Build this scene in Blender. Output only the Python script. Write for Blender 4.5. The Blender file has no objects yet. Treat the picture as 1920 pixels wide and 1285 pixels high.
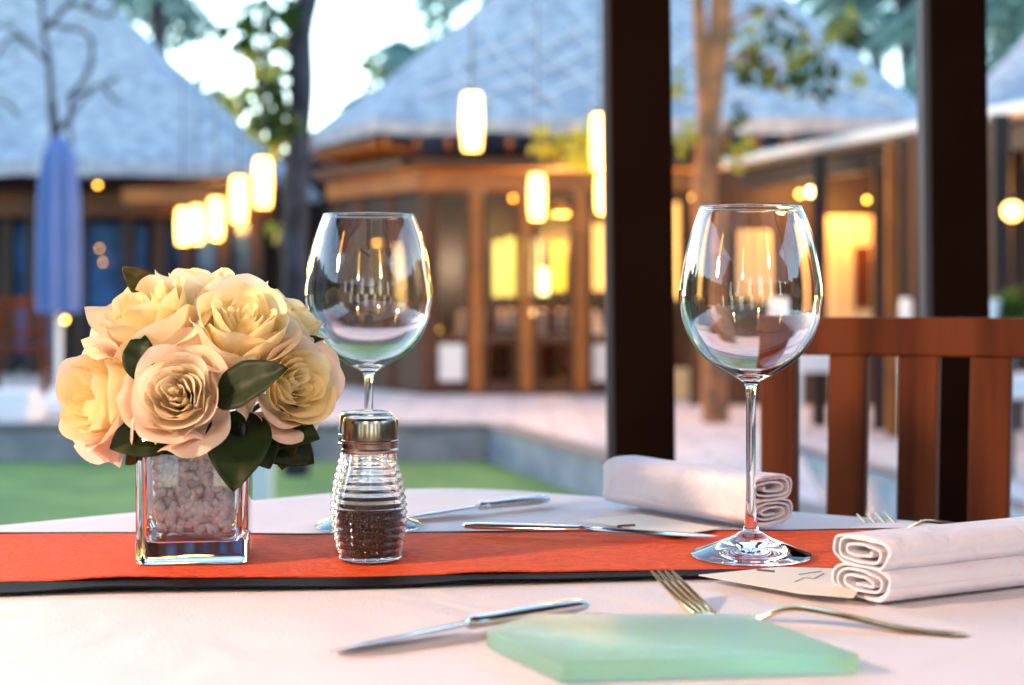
import bpy, bmesh, math, random
from mathutils import Vector, Matrix, noise
R = math.radians
random.seed(7)
C = bpy.context.scene
# ------------------------------------------------------------ camera, world, light
F = 2880.0; CZ = 0.915
cam = bpy.data.cameras.new('camera'); cam_o = bpy.data.objects.new('camera', cam); C.collection.objects.link(cam_o)
cam_o.location = (0, 0, CZ); cam_o.rotation_euler = (R(90), 0, 0)
cam.sensor_width = 36; cam.lens = 54; cam.shift_y = -92.5/1920
cam.clip_start = 0.02; cam.clip_end = 500
cam.dof.use_dof = True; cam.dof.focus_distance = 0.945; cam.dof.aperture_fstop = 6.3
C.camera = cam_o
SUN_EL, SUN_AZ = 7.0, -55.0     # low, behind the buildings
w = bpy.data.worlds.new('World'); C.world = w; w.use_nodes = True
nt = w.node_tree; bg = nt.nodes['Background']
sky = nt.nodes.new('ShaderNodeTexSky'); sky.sky_type = 'NISHITA'; sky.sun_disc = False
sky.sun_elevation = R(SUN_EL); sky.sun_rotation = R(SUN_AZ); sky.air_density = 1.0; sky.dust_density = 0.3; sky.ozone_density = 1.6
nt.links.new(sky.outputs[0], bg.inputs[0]); bg.inputs[1].default_value = 0.15
sl = bpy.data.lights.new('sun', 'SUN'); sl.energy = 0.15; sl.angle = R(12); sl.color = (1, .78, .62)
so = bpy.data.objects.new('sun', sl); C.collection.objects.link(so)
_d = Vector((math.sin(R(SUN_AZ)), math.cos(R(SUN_AZ)), math.tan(R(SUN_EL))))
so.rotation_euler = _d.to_track_quat('Z', 'Y').to_euler()
C.view_settings.view_transform = 'Standard'; C.view_settings.look = 'None'
C.view_settings.exposure = 3.03; C.view_settings.gamma = 1
C.render.engine = 'CYCLES'
C.cycles.max_bounces = 14; C.cycles.transmission_bounces = 12; C.cycles.transparent_max_bounces = 16; C.cycles.glossy_bounces = 6
C.cycles.caustics_refractive = True; C.cycles.caustics_reflective = True; C.cycles.blur_glossy = 0.3
C.cycles.sample_clamp_indirect = 8
C.cycles.use_denoising = True

def P(px, py, Y): return Vector(((px-960)/F*Y, Y, CZ-(py-550)/F*Y))
def G(px, py, z=0.0):
    Y = F*(CZ-z)/(py-550); return Vector(((px-960)/F*Y, Y, z))
TZ = 0.75
def T(px, py): return G(px, py, TZ)

# ------------------------------------------------------------ materials
MATS = {}
def mat(name, col, rough=.6, metal=0., trans=0., ior=1.45, emit=None, es=0., sub=0., spec=.5, noise_amt=0., noise_scale=30., bump=0., bump_scale=200., col2=None, coat=0., stretch=None):
    if name in MATS: return MATS[name]
    m = bpy.data.materials.new(name); m.use_nodes = True; MATS[name] = m
    t = m.node_tree; b = t.nodes['Principled BSDF']
    b.inputs['Base Color'].default_value = (*col, 1); b.inputs['Roughness'].default_value = rough
    b.inputs['Metallic'].default_value = metal; b.inputs['Transmission Weight'].default_value = trans
    b.inputs['IOR'].default_value = ior; b.inputs['Specular IOR Level'].default_value = spec
    b.inputs['Coat Weight'].default_value = coat
    if sub: b.inputs['Subsurface Weight'].default_value = sub; b.inputs['Subsurface Radius'].default_value = (.01, .006, .003); b.inputs['Subsurface Scale'].default_value = 1
    if emit: b.inputs['Emission Color'].default_value = (*emit, 1); b.inputs['Emission Strength'].default_value = es
    if noise_amt or col2 or bump:
        tc = t.nodes.new('ShaderNodeTexCoord'); mp = t.nodes.new('ShaderNodeMapping')
        t.links.new(tc.outputs['Object'], mp.inputs[0])
        if stretch: mp.inputs['Scale'].default_value = stretch
    if noise_amt or col2:
        n = t.nodes.new('ShaderNodeTexNoise'); n.inputs['Scale'].default_value = noise_scale; n.inputs['Detail'].default_value = 5
        t.links.new(mp.outputs[0], n.inputs[0])
        r = t.nodes.new('ShaderNodeValToRGB'); c2 = col2 or tuple(c*(1-noise_amt) for c in col)
        r.color_ramp.elements[0].position = .35; r.color_ramp.elements[1].position = .65
        r.color_ramp.elements[0].color = (*c2, 1); r.color_ramp.elements[1].color = (*col, 1)
        t.links.new(n.outputs[0], r.inputs[0]); t.links.new(r.outputs[0], b.inputs['Base Color'])
    if bump:
        n2 = t.nodes.new('ShaderNodeTexNoise'); n2.inputs['Scale'].default_value = bump_scale; n2.inputs['Detail'].default_value = 4
        t.links.new(mp.outputs[0], n2.inputs[0])
        bp = t.nodes.new('ShaderNodeBump'); bp.inputs['Strength'].default_value = bump; bp.inputs['Distance'].default_value = .002 if bump_scale > 60 else .02
        t.links.new(n2.outputs[0], bp.inputs['Height']); t.links.new(bp.outputs[0], b.inputs['Normal'])
    return m
def glass(name, col=(1, 1, 1), rough=0., ior=1.5):
    m = bpy.data.materials.new(name); m.use_nodes = True; t = m.node_tree
    b = t.nodes['Principled BSDF']; b.inputs['Base Color'].default_value = (*col, 1); b.inputs['Roughness'].default_value = rough
    b.inputs['Transmission Weight'].default_value = 1; b.inputs['IOR'].default_value = ior; return m
def pane(name, tint=(.8, .85, .9)):
    m = bpy.data.materials.new(name); m.use_nodes = True; t = m.node_tree; t.nodes.clear()
    o = t.nodes.new('ShaderNodeOutputMaterial'); mx = t.nodes.new('ShaderNodeMixShader')
    tr = t.nodes.new('ShaderNodeBsdfTransparent'); gl = t.nodes.new('ShaderNodeBsdfGlossy'); fr = t.nodes.new('ShaderNodeFresnel')
    tr.inputs[0].default_value = (*tint, 1); gl.inputs[1].default_value = .14; fr.inputs[0].default_value = 1.45
    t.links.new(fr.outputs[0], mx.inputs[0]); t.links.new(tr.outputs[0], mx.inputs[1]); t.links.new(gl.outputs[0], mx.inputs[2]); t.links.new(mx.outputs[0], o.inputs[0]); return m
def leafmat(name, col, col2, trans=.35, rough=.45, scale=8.):
    m = bpy.data.materials.new(name); m.use_nodes = True; t = m.node_tree; b = t.nodes['Principled BSDF']
    tc = t.nodes.new('ShaderNodeTexCoord'); n = t.nodes.new('ShaderNodeTexNoise'); n.inputs['Scale'].default_value = scale
    r = t.nodes.new('ShaderNodeValToRGB'); r.color_ramp.elements[0].position = .4; r.color_ramp.elements[1].position = .6
    r.color_ramp.elements[0].color = (*col, 1); r.color_ramp.elements[1].color = (*col2, 1)
    t.links.new(tc.outputs['Object'], n.inputs[0]); t.links.new(n.outputs[0], r.inputs[0]); t.links.new(r.outputs[0], b.inputs['Base Color'])
    b.inputs['Roughness'].default_value = rough
    b.inputs['Specular IOR Level'].default_value = .2
    tl = t.nodes.new('ShaderNodeBsdfTranslucent'); t.links.new(r.outputs[0], tl.inputs[0])
    mx = t.nodes.new('ShaderNodeMixShader'); mx.inputs[0].default_value = trans
    o = t.nodes['Material Output']; t.links.new(b.outputs[0], mx.inputs[1]); t.links.new(tl.outputs[0], mx.inputs[2]); t.links.new(mx.outputs[0], o.inputs[0]); return m

M_cloth = mat('white_linen', (.74, .705, .745), .85, bump=.35, bump_scale=700, spec=.2)
M_red = mat('red_silk', (.82, .105, .026), .7, noise_amt=.22, noise_scale=170, bump=1, bump_scale=520, spec=.12, stretch=(.5, 1, 1))
M_black = mat('black_ribbon', (.006, .004, .004), .7, spec=.1)
M_nap = mat('napkin_cotton', (.76, .72, .78), .9, bump=.3, bump_scale=1200, spec=.1)
M_steel = mat('polished_steel', (.72, .70, .68), .13, metal=1)
M_fork = mat('lamp_tinted_steel', (.78, .56, .28), .16, metal=1)  # gold lamplight reflection put into the steel colour
M_cap = mat('shaker_steel', (.46, .36, .31), .2, metal=1, bump=.05, bump_scale=80)
M_glass = glass('clear_glass')
M_jar = glass('jar_glass', (.99, .98, .98), 0.0, 1.33)
M_vase = glass('vase_glass', (.88, .985, 1), 0, 1.45)
M_plate = glass('sea_glass', (.88, .96, .91), .5, 1.28); M_plate.node_tree.nodes['Principled BSDF'].inputs['Transmission Weight'].default_value = .86
_va = M_plate.node_tree.nodes.new('ShaderNodeVolumeAbsorption'); _va.inputs[0].default_value = (.22, .78, .50, 1); _va.inputs[1].default_value = 30
M_plate.node_tree.links.new(_va.outputs[0], M_plate.node_tree.nodes['Material Output'].inputs['Volume'])
M_pepper = mat('ground_pepper', (.014, .008, .006), .9, noise_amt=0, col2=(.06, .035, .024), noise_scale=900, bump=1, bump_scale=900)
M_salt = mat('table_salt', (.8, .78, .8), .9, bump=1, bump_scale=900)
M_peb = mat('pebble_stone', (.70, .56, .57), .55, noise_amt=.2, noise_scale=120, bump=.3, bump_scale=300)
M_paper = mat('cream_paper', (.78, .70, .60), .7)
M_ink = mat('grey_ink', (.08, .07, .07), .7)
M_wood = mat('red_teak', (.15, .037, .010), .5, col2=(.05, .009, .003), noise_scale=38, stretch=(1, 1, .05), spec=.15)
M_dark = mat('dark_post_paint', (.011, .004, .002), .7, spec=.05, noise_amt=.3, noise_scale=5)
M_ceil = mat('ceiling_boards', (.14, .06, .03), .6)
M_strip = mat('frame_highlight_strip', (.05, .06, .09), .6, metal=.0, spec=.2)  # door-frame edge; on the left post, its side highlight put into colour
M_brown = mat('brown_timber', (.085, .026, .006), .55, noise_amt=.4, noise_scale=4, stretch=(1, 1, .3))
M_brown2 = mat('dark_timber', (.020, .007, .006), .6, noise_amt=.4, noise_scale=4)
M_orange = mat('lamplit_timber', (.34, .105, .014), .5, noise_amt=.3, noise_scale=4)  # orange lamplight put into the colour of the timber near lamps
M_thatch = mat('sky_tinted_thatch', (.41, .44, .50), .95, col2=(.24, .27, .34), noise_scale=7, bump=.8, bump_scale=30, spec=.1)  # blue dusk-sky light mixed into the thatch grey
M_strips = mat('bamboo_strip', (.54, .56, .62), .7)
M_stone = mat('grey_stone', (.30, .29, .32), .8, col2=(.19, .19, .23), noise_scale=5, bump=.5, bump_scale=30)
M_coping = mat('slate_coping', (.16, .16, .18), .7)
M_patio = mat('pale_paving', (.64, .585, .60), .8, noise_amt=.22, noise_scale=2.2, bump=.2, bump_scale=30)
M_grass = mat('lawn_green', (.17, .31, .09), .9, col2=(.10, .22, .07), noise_scale=3, bump=.9, bump_scale=50)
M_deck = mat('deck_boards', (.12, .07, .05), .7, noise_amt=.4, noise_scale=6)
M_water = mat('pool_water', (.25, .50, .62), .08, noise_amt=.15, noise_scale=3, bump=.3, bump_scale=20)
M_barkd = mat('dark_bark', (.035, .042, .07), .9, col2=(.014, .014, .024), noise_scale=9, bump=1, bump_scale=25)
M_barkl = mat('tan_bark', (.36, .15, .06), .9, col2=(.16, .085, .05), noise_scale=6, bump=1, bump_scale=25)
M_barkg = mat('grey_bark', (.035, .04, .06), .9, bump=.6, bump_scale=25)
M_umb = mat('blue_canvas', (.10, .165, .41), .85, noise_amt=.12, noise_scale=3)
M_white = mat('white_paint', (.75, .74, .76), .6)
M_cream = mat('cream_plaster', (.70, .52, .28), .8, noise_amt=.15, noise_scale=2)
M_gutter = mat('pale_gutter', (.55, .58, .62), .5)
M_pane = pane('window_glass')
M_duskpane = mat('twilight_glazing', (.07, .20, .50), .12, spec=.5, col2=(.02, .05, .13), noise_scale=2.2)  # reflected twilight sky put into the blue base colour
M_lamp = mat('lantern_shade', (.9, .6, .3), .6, emit=(1, .46, .08), es=1.6)
M_lampn = mat('lamp_glass_white', (.9, .6, .3), .6, emit=(1, .60, .22), es=5)
M_bulb = mat('warm_bulb', (.9, .6, .3), .6, emit=(1, .44, .05), es=3.2)
M_bulb2 = mat('amber_bulb', (.9, .5, .2), .6, emit=(1, .20, .01), es=3)
M_curt = mat('glowing_curtain', (.8, .7, .2), .8, emit=(.80, .72, .14), es=.24); M_curt2 = mat('bright_glow_curtain', (.8, .7, .3), .8, emit=(1, .82, .30), es=.9); M_curt3 = mat('yellow_glow_curtain', (.8, .6, .1), .8, emit=(1, .58, .015), es=.26)  # backlight through the curtains given as emission
M_glowwall = mat('glowing_wall', (.7, .5, .2), .8, emit=(1, .60, .17), es=.22)  # lamplight on the pavilion panels given as emission
M_wire = mat('black_cord', (.02, .02, .02), .6)

def wrinkle(m, sc, st, dist):     # a second, broader bump under the weave
    t = m.node_tree; b = t.nodes['Principled BSDF']; old = b.inputs['Normal'].links[0].from_node
    n = t.nodes.new('ShaderNodeTexNoise'); n.inputs['Scale'].default_value = sc; n.inputs['Detail'].default_value = 2; n.inputs['Distortion'].default_value = 1.2
    tc = t.nodes.new('ShaderNodeTexCoord'); t.links.new(tc.outputs['Object'], n.inputs[0])
    bp = t.nodes.new('ShaderNodeBump'); bp.inputs['Strength'].default_value = st; bp.inputs['Distance'].default_value = dist
    t.links.new(n.outputs[0], bp.inputs['Height']); t.links.new(bp.outputs[0], old.inputs['Normal'])
wrinkle(M_cloth, 9, .35, .012); wrinkle(M_nap, 38, .45, .006); wrinkle(M_red, 16, .3, .008); wrinkle(M_patio, .8, .2, .05)
def joints(m, sc, dark):
    t = m.node_tree; b = t.nodes['Principled BSDF']; src_ = b.inputs['Base Color'].links[0].from_socket
    br = t.nodes.new('ShaderNodeTexBrick'); tc = t.nodes.new('ShaderNodeTexCoord'); t.links.new(tc.outputs['Object'], br.inputs[0]); br.inputs['Scale'].default_value = sc; br.inputs['Mortar Size'].default_value = .025
    mx = t.nodes.new('ShaderNodeMixRGB'); t.links.new(br.outputs['Fac'], mx.inputs[0]); t.links.new(src_, mx.inputs[1]); mx.inputs[2].default_value = (*dark, 1); t.links.new(mx.outputs[0], b.inputs['Base Color'])
joints(M_patio, .9, (.44, .39, .42))
# ------------------------------------------------------------ helpers
def link(o): C.collection.objects.link(o); return o
def tag(o, label=None, cat=None, group=None, kind=None):
    if label: o['label'] = label
    if cat: o['category'] = cat
    if group: o['group'] = group
    if kind: o['kind'] = kind
    return o
def empty(name, loc, label=None, cat=None, group=None, rz=0):
    o = bpy.data.objects.new(name, None); o.empty_display_size = .05; link(o); o.location = loc; o.rotation_euler = (0, 0, rz)
    return tag(o, label, cat, group)
class MB:
    def __init__(s): s.v = []; s.f = []
    def add(s, vs, fs):
        n = len(s.v); s.v += [Vector(v) for v in vs]; s.f += [tuple(i+n for i in f) for f in fs]
    def box(s, c, d, rot=None):
        c = Vector(c); h = Vector(d)/2; vs = []
        for x in (-1, 1):
            for y in (-1, 1):
                for z in (-1, 1):
                    p = Vector((x*h.x, y*h.y, z*h.z))
                    if rot is not None: p = rot @ p
                    vs.append(c+p)
        s.add(vs, [(0, 1, 3, 2), (4, 6, 7, 5), (0, 4, 5, 1), (2, 3, 7, 6), (0, 2, 6, 4), (1, 5, 7, 3)]); return s
    def bar(s, a, b, wd, th, up=Vector((0, 0, 1))):
        a = Vector(a); b = Vector(b); d = (b-a); L = d.length; d.normalize()
        x = d.cross(up)
        if x.length < 1e-4: x = d.cross(Vector((1, 0, 0)))
        x.normalize(); z = x.cross(d)
        m = Matrix((x, d, z)).transposed(); s.box((a+b)/2, (wd, L, th), m); return s
    def loft(s, rings, cap=True, closed=True):
        n = len(rings[0]); base = len(s.v)
        for r in rings: s.v += [Vector(p) for p in r]
        for i in range(len(rings)-1):
            for j in range(n if closed else n-1):
                a = base+i*n+j; b = base+i*n+(j+1) % n
                s.f.append((a, b, b+n, a+n))
        if cap and closed:
            s.f.append(tuple(base+j for j in reversed(range(n)))); s.f.append(tuple(base+(len(rings)-1)*n+j for j in range(n)))
        return s
    def tube(s, pts, rad, n=8):
        pts = [Vector(p) for p in pts]; rings = []
        if not hasattr(rad, '__len__'): rad = [rad]*len(pts)
        for i, p in enumerate(pts):
            d = (pts[min(i+1, len(pts)-1)]-pts[max(i-1, 0)]).normalized()
            x = d.cross(Vector((.13, .97, .2))).normalized(); y = d.cross(x)
            rings.append([p+(x*math.cos(a)+y*math.sin(a))*rad[i] for a in [2*math.pi*k/n for k in range(n)]])
        return s.loft(rings)
    def sphere(s, c, r, n=12, sq=(1, 1, 1), rot=None):
        c = Vector(c); rings = []
        for i in range(1, n):
            t = math.pi*i/n; ring = []
            for k in range(n*2):
                a = math.pi*k/n; p = Vector((math.sin(t)*math.cos(a)*sq[0], math.sin(t)*math.sin(a)*sq[1], -math.cos(t)*sq[2]))*r
                if rot is not None: p = rot @ p
                ring.append(c+p)
            rings.append(ring)
        return s.loft(rings)
    def lathe(s, prof, n=96, c=(0, 0, 0)):
        c = Vector(c); base = len(s.v); m = len(prof)
        for r, z in prof:
            for k in range(n):
                a = 2*math.pi*k/n; s.v.append(c+Vector((r*math.cos(a), r*math.sin(a), z)))
        for i in range(m-1):
            for k in range(n):
                a = base+i*n+k; b = base+i*n+(k+1) % n; s.f.append((a, b, b+n, a+n))
        return s
    def build(s, name, m, parent=None, smooth=True, loc=None, bevel=0, angle=35, sub=0, solid=0, recalc=True):
        me = bpy.data.meshes.new(name)
        org = Vector(loc) if loc is not None else Vector((0, 0, 0))
        me.from_pydata([tuple(v-org) for v in s.v], [], s.f); me.validate()
        for mm in (m if isinstance(m, (list, tuple)) else [m]): me.materials.append(mm)
        bm = bmesh.new(); bm.from_mesh(me)
        bmesh.ops.remove_doubles(bm, verts=bm.verts, dist=1e-6); recalc and bmesh.ops.recalc_face_normals(bm, faces=bm.faces)
        bm.to_mesh(me); bm.free()
        o = bpy.data.objects.new(name, me); link(o); o.location = org
        if parent is not None: o.parent = parent
        if smooth:
            for p in me.polygons: p.use_smooth = True
            try: me.set_sharp_from_angle(angle=R(angle))
            except Exception: pass
        if bevel:
            b = o.modifiers.new('bevel', 'BEVEL'); b.width = bevel; b.segments = 3; b.limit_method = 'ANGLE'; b.angle_limit = R(40)
        if solid: q = o.modifiers.new('solid', 'SOLIDIFY'); q.thickness = solid; q.offset = 0
        if sub: q = o.modifiers.new('sub', 'SUBSURF'); q.levels = q.render_levels = sub
        return o
def smoothpath(pts, n=8):
    pts = [Vector(p) for p in pts]; out = []
    for i in range(len(pts)-1):
        p0 = pts[max(i-1, 0)]; p1 = pts[i]; p2 = pts[i+1]; p3 = pts[min(i+2, len(pts)-1)]
        for k in range(n):
            t = k/n; out.append(.5*((2*p1)+(p2-p0)*t+(2*p0-5*p1+4*p2-p3)*t*t+(3*p1-p0-3*p2+p3)*t**3))
    out.append(pts[-1]); return out
def interp(xs, ys, x):
    if x <= xs[0]: return ys[0]
    for i in range(len(xs)-1):
        if x <= xs[i+1]: return ys[i]+(ys[i+1]-ys[i])*(x-xs[i])/(xs[i+1]-xs[i])
    return ys[-1]

# ------------------------------------------------------------ setting: ground
def sheet(name, poly, z, m, kind='structure', loc=None):
    b = MB(); b.add([(x, y, z) for x, y in poly], [tuple(range(len(poly)))]); o = b.build(name, m, smooth=False); tag(o, kind=kind); return o
sheet('ground', [(-200, -60), (200, -60), (200, 400), (-200, 400)], -.26, mat('far_ground', (.06, .09, .05), .95))
wl = Vector((.70, -2.15)).normalized()
w0 = Vector((-.146, 10.5)); w1 = w0+wl*8.6
sheet('lawn', [(-14, 2.3), (w1.x, 2.3), (w0.x, w0.y), (-14, 10.5)], -.235, M_grass)
pb = MB()
tp = [(-14, 10.62), (w0.x+.05, 10.62), (w1.x+.12, w1.y), (14, w1.y), (14, 40), (-14, 40)]
pb.add([(x, y, .0) for x, y in tp]+[(x, y, -.25) for x, y in tp], [tuple(range(6))]+[(i, (i+1) % 6, (i+1) % 6+6, i+6) for i in range(6)])
tag(pb.build('patio', M_patio, smooth=False), kind='structure')
# low retaining wall with a slate coping
wt = empty('retaining_wall', (w0.x, w0.y, -.235), 'low grey stone retaining wall bending round the lawn below the pale paving', 'wall')
def rel(o, t):  # parent keeping world position
    o.parent = t; o.matrix_parent_inverse = Matrix.Translation(-t.location); return o
b = MB(); b.bar((-14, 10.56, -.13), (w0.x+.03, 10.56, -.13), .12, .23); rel(b.build('wall_face', M_stone, smooth=False), wt)
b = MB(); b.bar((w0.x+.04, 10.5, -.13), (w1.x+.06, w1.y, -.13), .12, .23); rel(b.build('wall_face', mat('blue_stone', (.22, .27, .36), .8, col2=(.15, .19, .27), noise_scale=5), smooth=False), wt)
b = MB(); b.bar((-14, 10.56, .006), (w0.x+.02, 10.56, .006), .16, .035); rel(b.build('coping', M_coping, smooth=False), wt)
b = MB(); b.bar((w0.x+.03, 10.55, .008), (w1.x+.06, w1.y, .008), .16, .035); rel(b.build('coping', M_coping, smooth=False), wt)
sheet('deck', [(-5, -4), (5, -4), (5, 2.29), (-5, 2.29)], 0.0, M_deck)
sheet('pool', [(1.66, 8.85), (1.93, 7.35), (2.6, 3.9), (1.55, 3.9), (1.35, 6.6)], .008, M_water)
b = MB(); b.bar((1.60, 9.1, .02), (1.93, 7.35, .02), .09, .03); b.bar((1.93, 7.35, .02), (2.66, 3.8, .02), .09, .03)
tag(b.build('pool_edge', mat('wet_slate', (.05, .09, .15), .3), smooth=False), kind='structure')

def hedge(x, y0, y1, h, label):  # unseen hedges added to keep the bright horizon out of the glasses
    t = empty('added_hedge', (x, (y0+y1)/2, -.26), label, 'hedge'); q = MB(); N = 60; rings = []
    for i in range(N+1):
        y = y0+(y1-y0)*i/N; ring = []
        for k in range(20):
            a = math.pi*k/19; px_ = x+math.cos(a)*.8; pz = -.26+h*math.sin(a)**.5; n_ = .35*noise.noise(Vector((px_*2, y*1.3, pz*1.5)))+.15*noise.noise(Vector((px_*6, y*5, pz*5)))
            ring.append((px_+math.cos(a)*n_, y, max(-.26, pz+n_)))
        rings.append(ring)
    q.loft(rings); rel(q.build('foliage', mat('hedge_leaves', (.03, .06, .02), .8, noise_amt=.6, noise_scale=9, bump=1, bump_scale=30)), t)
hedge(-7.5, -6, 8.5, 3.0, 'added dark hedge left of the lawn, outside the picture, hiding the horizon from reflections'); hedge(6.8, -6, 6.5, 3.0, 'added dark hedge right of the terrace, outside the picture, hiding the horizon from reflections')
# ------------------------------------------------------------ roofs and buildings
def thatch_roof(name, eave, apex, ridge=None, th=.16, drop=.12, parent=None, seed=0):
    """eave: loop of (x,y,z) points, counter-clockwise from above; every edge rises to the apex."""
    b = MB(); n = len(eave); E = [Vector(p) for p in eave]; A = Vector(apex); N = 22
    def q(p, amp):
        k = noise.noise(Vector(p)*1.7+Vector((seed, 0, 0)))*amp+noise.noise(Vector(p)*6)*amp*.4
        return Vector(p)+Vector((0, 0, k))
    for i in range(n):
        a = E[i]; c = E[(i+1) % n]; L = max(2, int((c-a).length/.25)); base = len(b.v)
        for r in range(N+1):
            t = r/N
            for j in range(L+1):
                e = a.lerp(c, j/L); p = e.lerp(A, t); p.z -= .16*math.sin(math.pi*min(t, 1))*(1-t)   # slightly hollow slope
                b.v.append(q(p, .05 if r < N else 0))
        for r in range(N):
            for j in range(L):
                s = base+r*(L+1)+j; b.f.append((s, s+1, s+L+2, s+L+1))
        # thick cut edge
        base = len(b.v)
        ctr = Vector((A.x, A.y, 0))
        for j in range(L+1):
            e = a.lerp(c, j/L); t0 = q(e, .05); inn = (Vector((ctr.x, ctr.y, e.z))-e).normalized()
            b.v += [t0, e+inn*.03+Vector((0, 0, -th+noise.noise(e*9)*.03)), e+inn*.55+Vector((0, 0, -th+.16))]
        for j in range(L):
            for k in range(2): s = base+j*3+k; b.f.append((s, s+3, s+4, s+1))
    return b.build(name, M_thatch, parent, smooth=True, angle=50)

# ---- middle pavilion
pv = empty('thatched_pavilion', (1.3, 16.5, 0), 'middle thatched restaurant pavilion with timber doors lit warm from inside', 'pavilion')
eave = [(-1.2, 13.3, 2.42), (3.7, 13.3, 2.42), (4.5, 14.9, 2.42), (4.5, 18.5, 2.42), (3.7, 20, 2.42), (-1.2, 20, 2.42), (-2.05, 18.5, 2.42), (-2.05, 14.9, 2.42)]
apx = (1.38, 16.6, 5.45)
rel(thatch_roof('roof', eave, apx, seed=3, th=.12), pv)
# bamboo lattice laid over the front slope
b = MB()
def onfront(u, t):  # u along eave, t up slope
    a = Vector(eave[0]).lerp(Vector(eave[1]), u); p = a.lerp(Vector(apx), t); p.z += .05-.16*math.sin(math.pi*t)*(1-t); return p
for k in range(-3, 10):
    u0 = k/8
    for sgn in (1, -1):
        pts = []
        for j in range(9):
            t = .04+j*.04; u = u0+sgn*j*.040+(.0 if sgn > 0 else .2)
            if .02 < u < .98: pts.append(onfront(u, t))
        if len(pts) > 2: b.tube(pts, .012, 5)
rel(b.build('lattice', M_strips), pv)
WALL = [(-.77, 13.85), (3.2, 13.85), (3.95, 15.3), (3.95, 18.2), (-1.75, 18.2), (-1.75, 15.35)]
# floor plinth, frieze beam, soffit
b = MB(); b.add([(x, y, .03) for x, y in WALL]+[(x, y, -.01) for x, y in WALL], [tuple(range(6))]+[(i, (i+1) % 6, (i+1) % 6+6, i+6) for i in range(6)]); rel(b.build('floor', M_brown2, smooth=False), pv)
b = MB()
def wallbar(bb, a, c, z, h, t=.1): bb.bar((a[0], a[1], z), (c[0], c[1], z), t, h)
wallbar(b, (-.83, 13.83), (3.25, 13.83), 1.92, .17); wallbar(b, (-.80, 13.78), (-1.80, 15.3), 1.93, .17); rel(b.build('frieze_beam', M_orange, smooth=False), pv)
b = MB(); wallbar(b, (-.9, 13.76), (3.3, 13.76), 2.08, .08, .2); wallbar(b, (-.9, 13.76), (-1.9, 15.3), 2.08, .08, .2); rel(b.build('wall_plate', M_brown, smooth=False), pv)
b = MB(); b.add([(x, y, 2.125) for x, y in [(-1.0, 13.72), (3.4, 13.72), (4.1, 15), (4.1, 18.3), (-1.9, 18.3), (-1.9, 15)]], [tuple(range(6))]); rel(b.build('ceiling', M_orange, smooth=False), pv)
for k in range(18):
    x = -1.1+k*.27; b = MB(); b.bar((x, 13.40, 2.24), (x, 13.9, 2.20), .05, .07); rel(b.build('rafter', M_orange, smooth=False), pv)
for k in range(6):
    t = k/6; x = -1.25-.75*t; y = 13.5+1.45*t; b = MB(); b.bar((x, y, 2.24), (x+.35, y+.25, 2.20), .05, .07); rel(b.build('rafter', M_orange, smooth=False), pv)
def doorbay(x0, x1, y, panel, parent, pm=None):
    d = MB(); z1 = 1.84
    d.box(((x0+x1)/2, y, z1-.03), (x1-x0, .05, .06)).box(((x0+x1)/2, y, .06), (x1-x0, .05, .12)).box(((x0+x1)/2, y, .50), (x1-x0, .05, .07))
    d.box((x0+.025, y+.002, z1/2+.05), (.05, .056, z1-.1)).box((x1-.025, y+.002, z1/2+.05), (.05, .056, z1-.1))
    o = rel(d.build('door', M_brown, smooth=False), parent)
    p = MB(); p.box(((x0+x1)/2, y, 1.16), (x1-x0-.09, .01, 1.28)); q = p.build('pane', M_pane, smooth=False); rel(q, parent)
    q.parent = o; q.matrix_parent_inverse = Matrix.Identity(4); 
    if panel:
        p = MB(); p.box(((x0+x1)/2, y, .29), (x1-x0-.09, .02, .33)); q = p.build('panel', pm or M_white, smooth=False); q.parent = o
    return o
xs = [-.77, -.32, .13, .62, 1.12, 1.62, 2.12, 2.62, 3.16]
for i in range(8): doorbay(xs[i]+.06, xs[i+1]-.06, 13.86, i in (0, 3), pv) if i != 1 else doorbay(xs[i]+.06, xs[i+1]-.06, 13.86, False, pv)
for x in xs:
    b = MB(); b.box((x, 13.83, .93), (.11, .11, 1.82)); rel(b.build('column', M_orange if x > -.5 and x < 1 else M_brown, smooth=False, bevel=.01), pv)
for (x, y) in [(-1.1, 14.33), (-1.43, 14.83), (-1.75, 15.3)]:
    b = MB(); b.box((x, y, .93), (.10, .10, 1.82)); rel(b.build('column', M_brown, smooth=False), pv)
b = MB(); b.bar((-.80, 13.9, .35), (-1.72, 15.28, .35), .05, .62); rel(b.build('side_panel', M_brown2, smooth=False), pv)
b = MB(); b.bar((-.80, 13.9, 1.62), (-1.72, 15.28, 1.62), .05, .45); rel(b.build('side_panel', M_brown2, smooth=False), pv)
b = MB(); b.bar((-.80, 13.9, 1.03), (-1.72, 15.28, 1.03), .012, .7); rel(b.build('pane', M_pane, smooth=False), pv)
b = MB(); b.box((1.1, 18.2, 1.05), (5.7, .06, 2.1)); b.bar((-1.75, 15.4, 1.05), (-1.75, 18.2, 1.05), .05, 2.1); rel(b.build('wall', M_brown2, smooth=False), pv)
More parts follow.
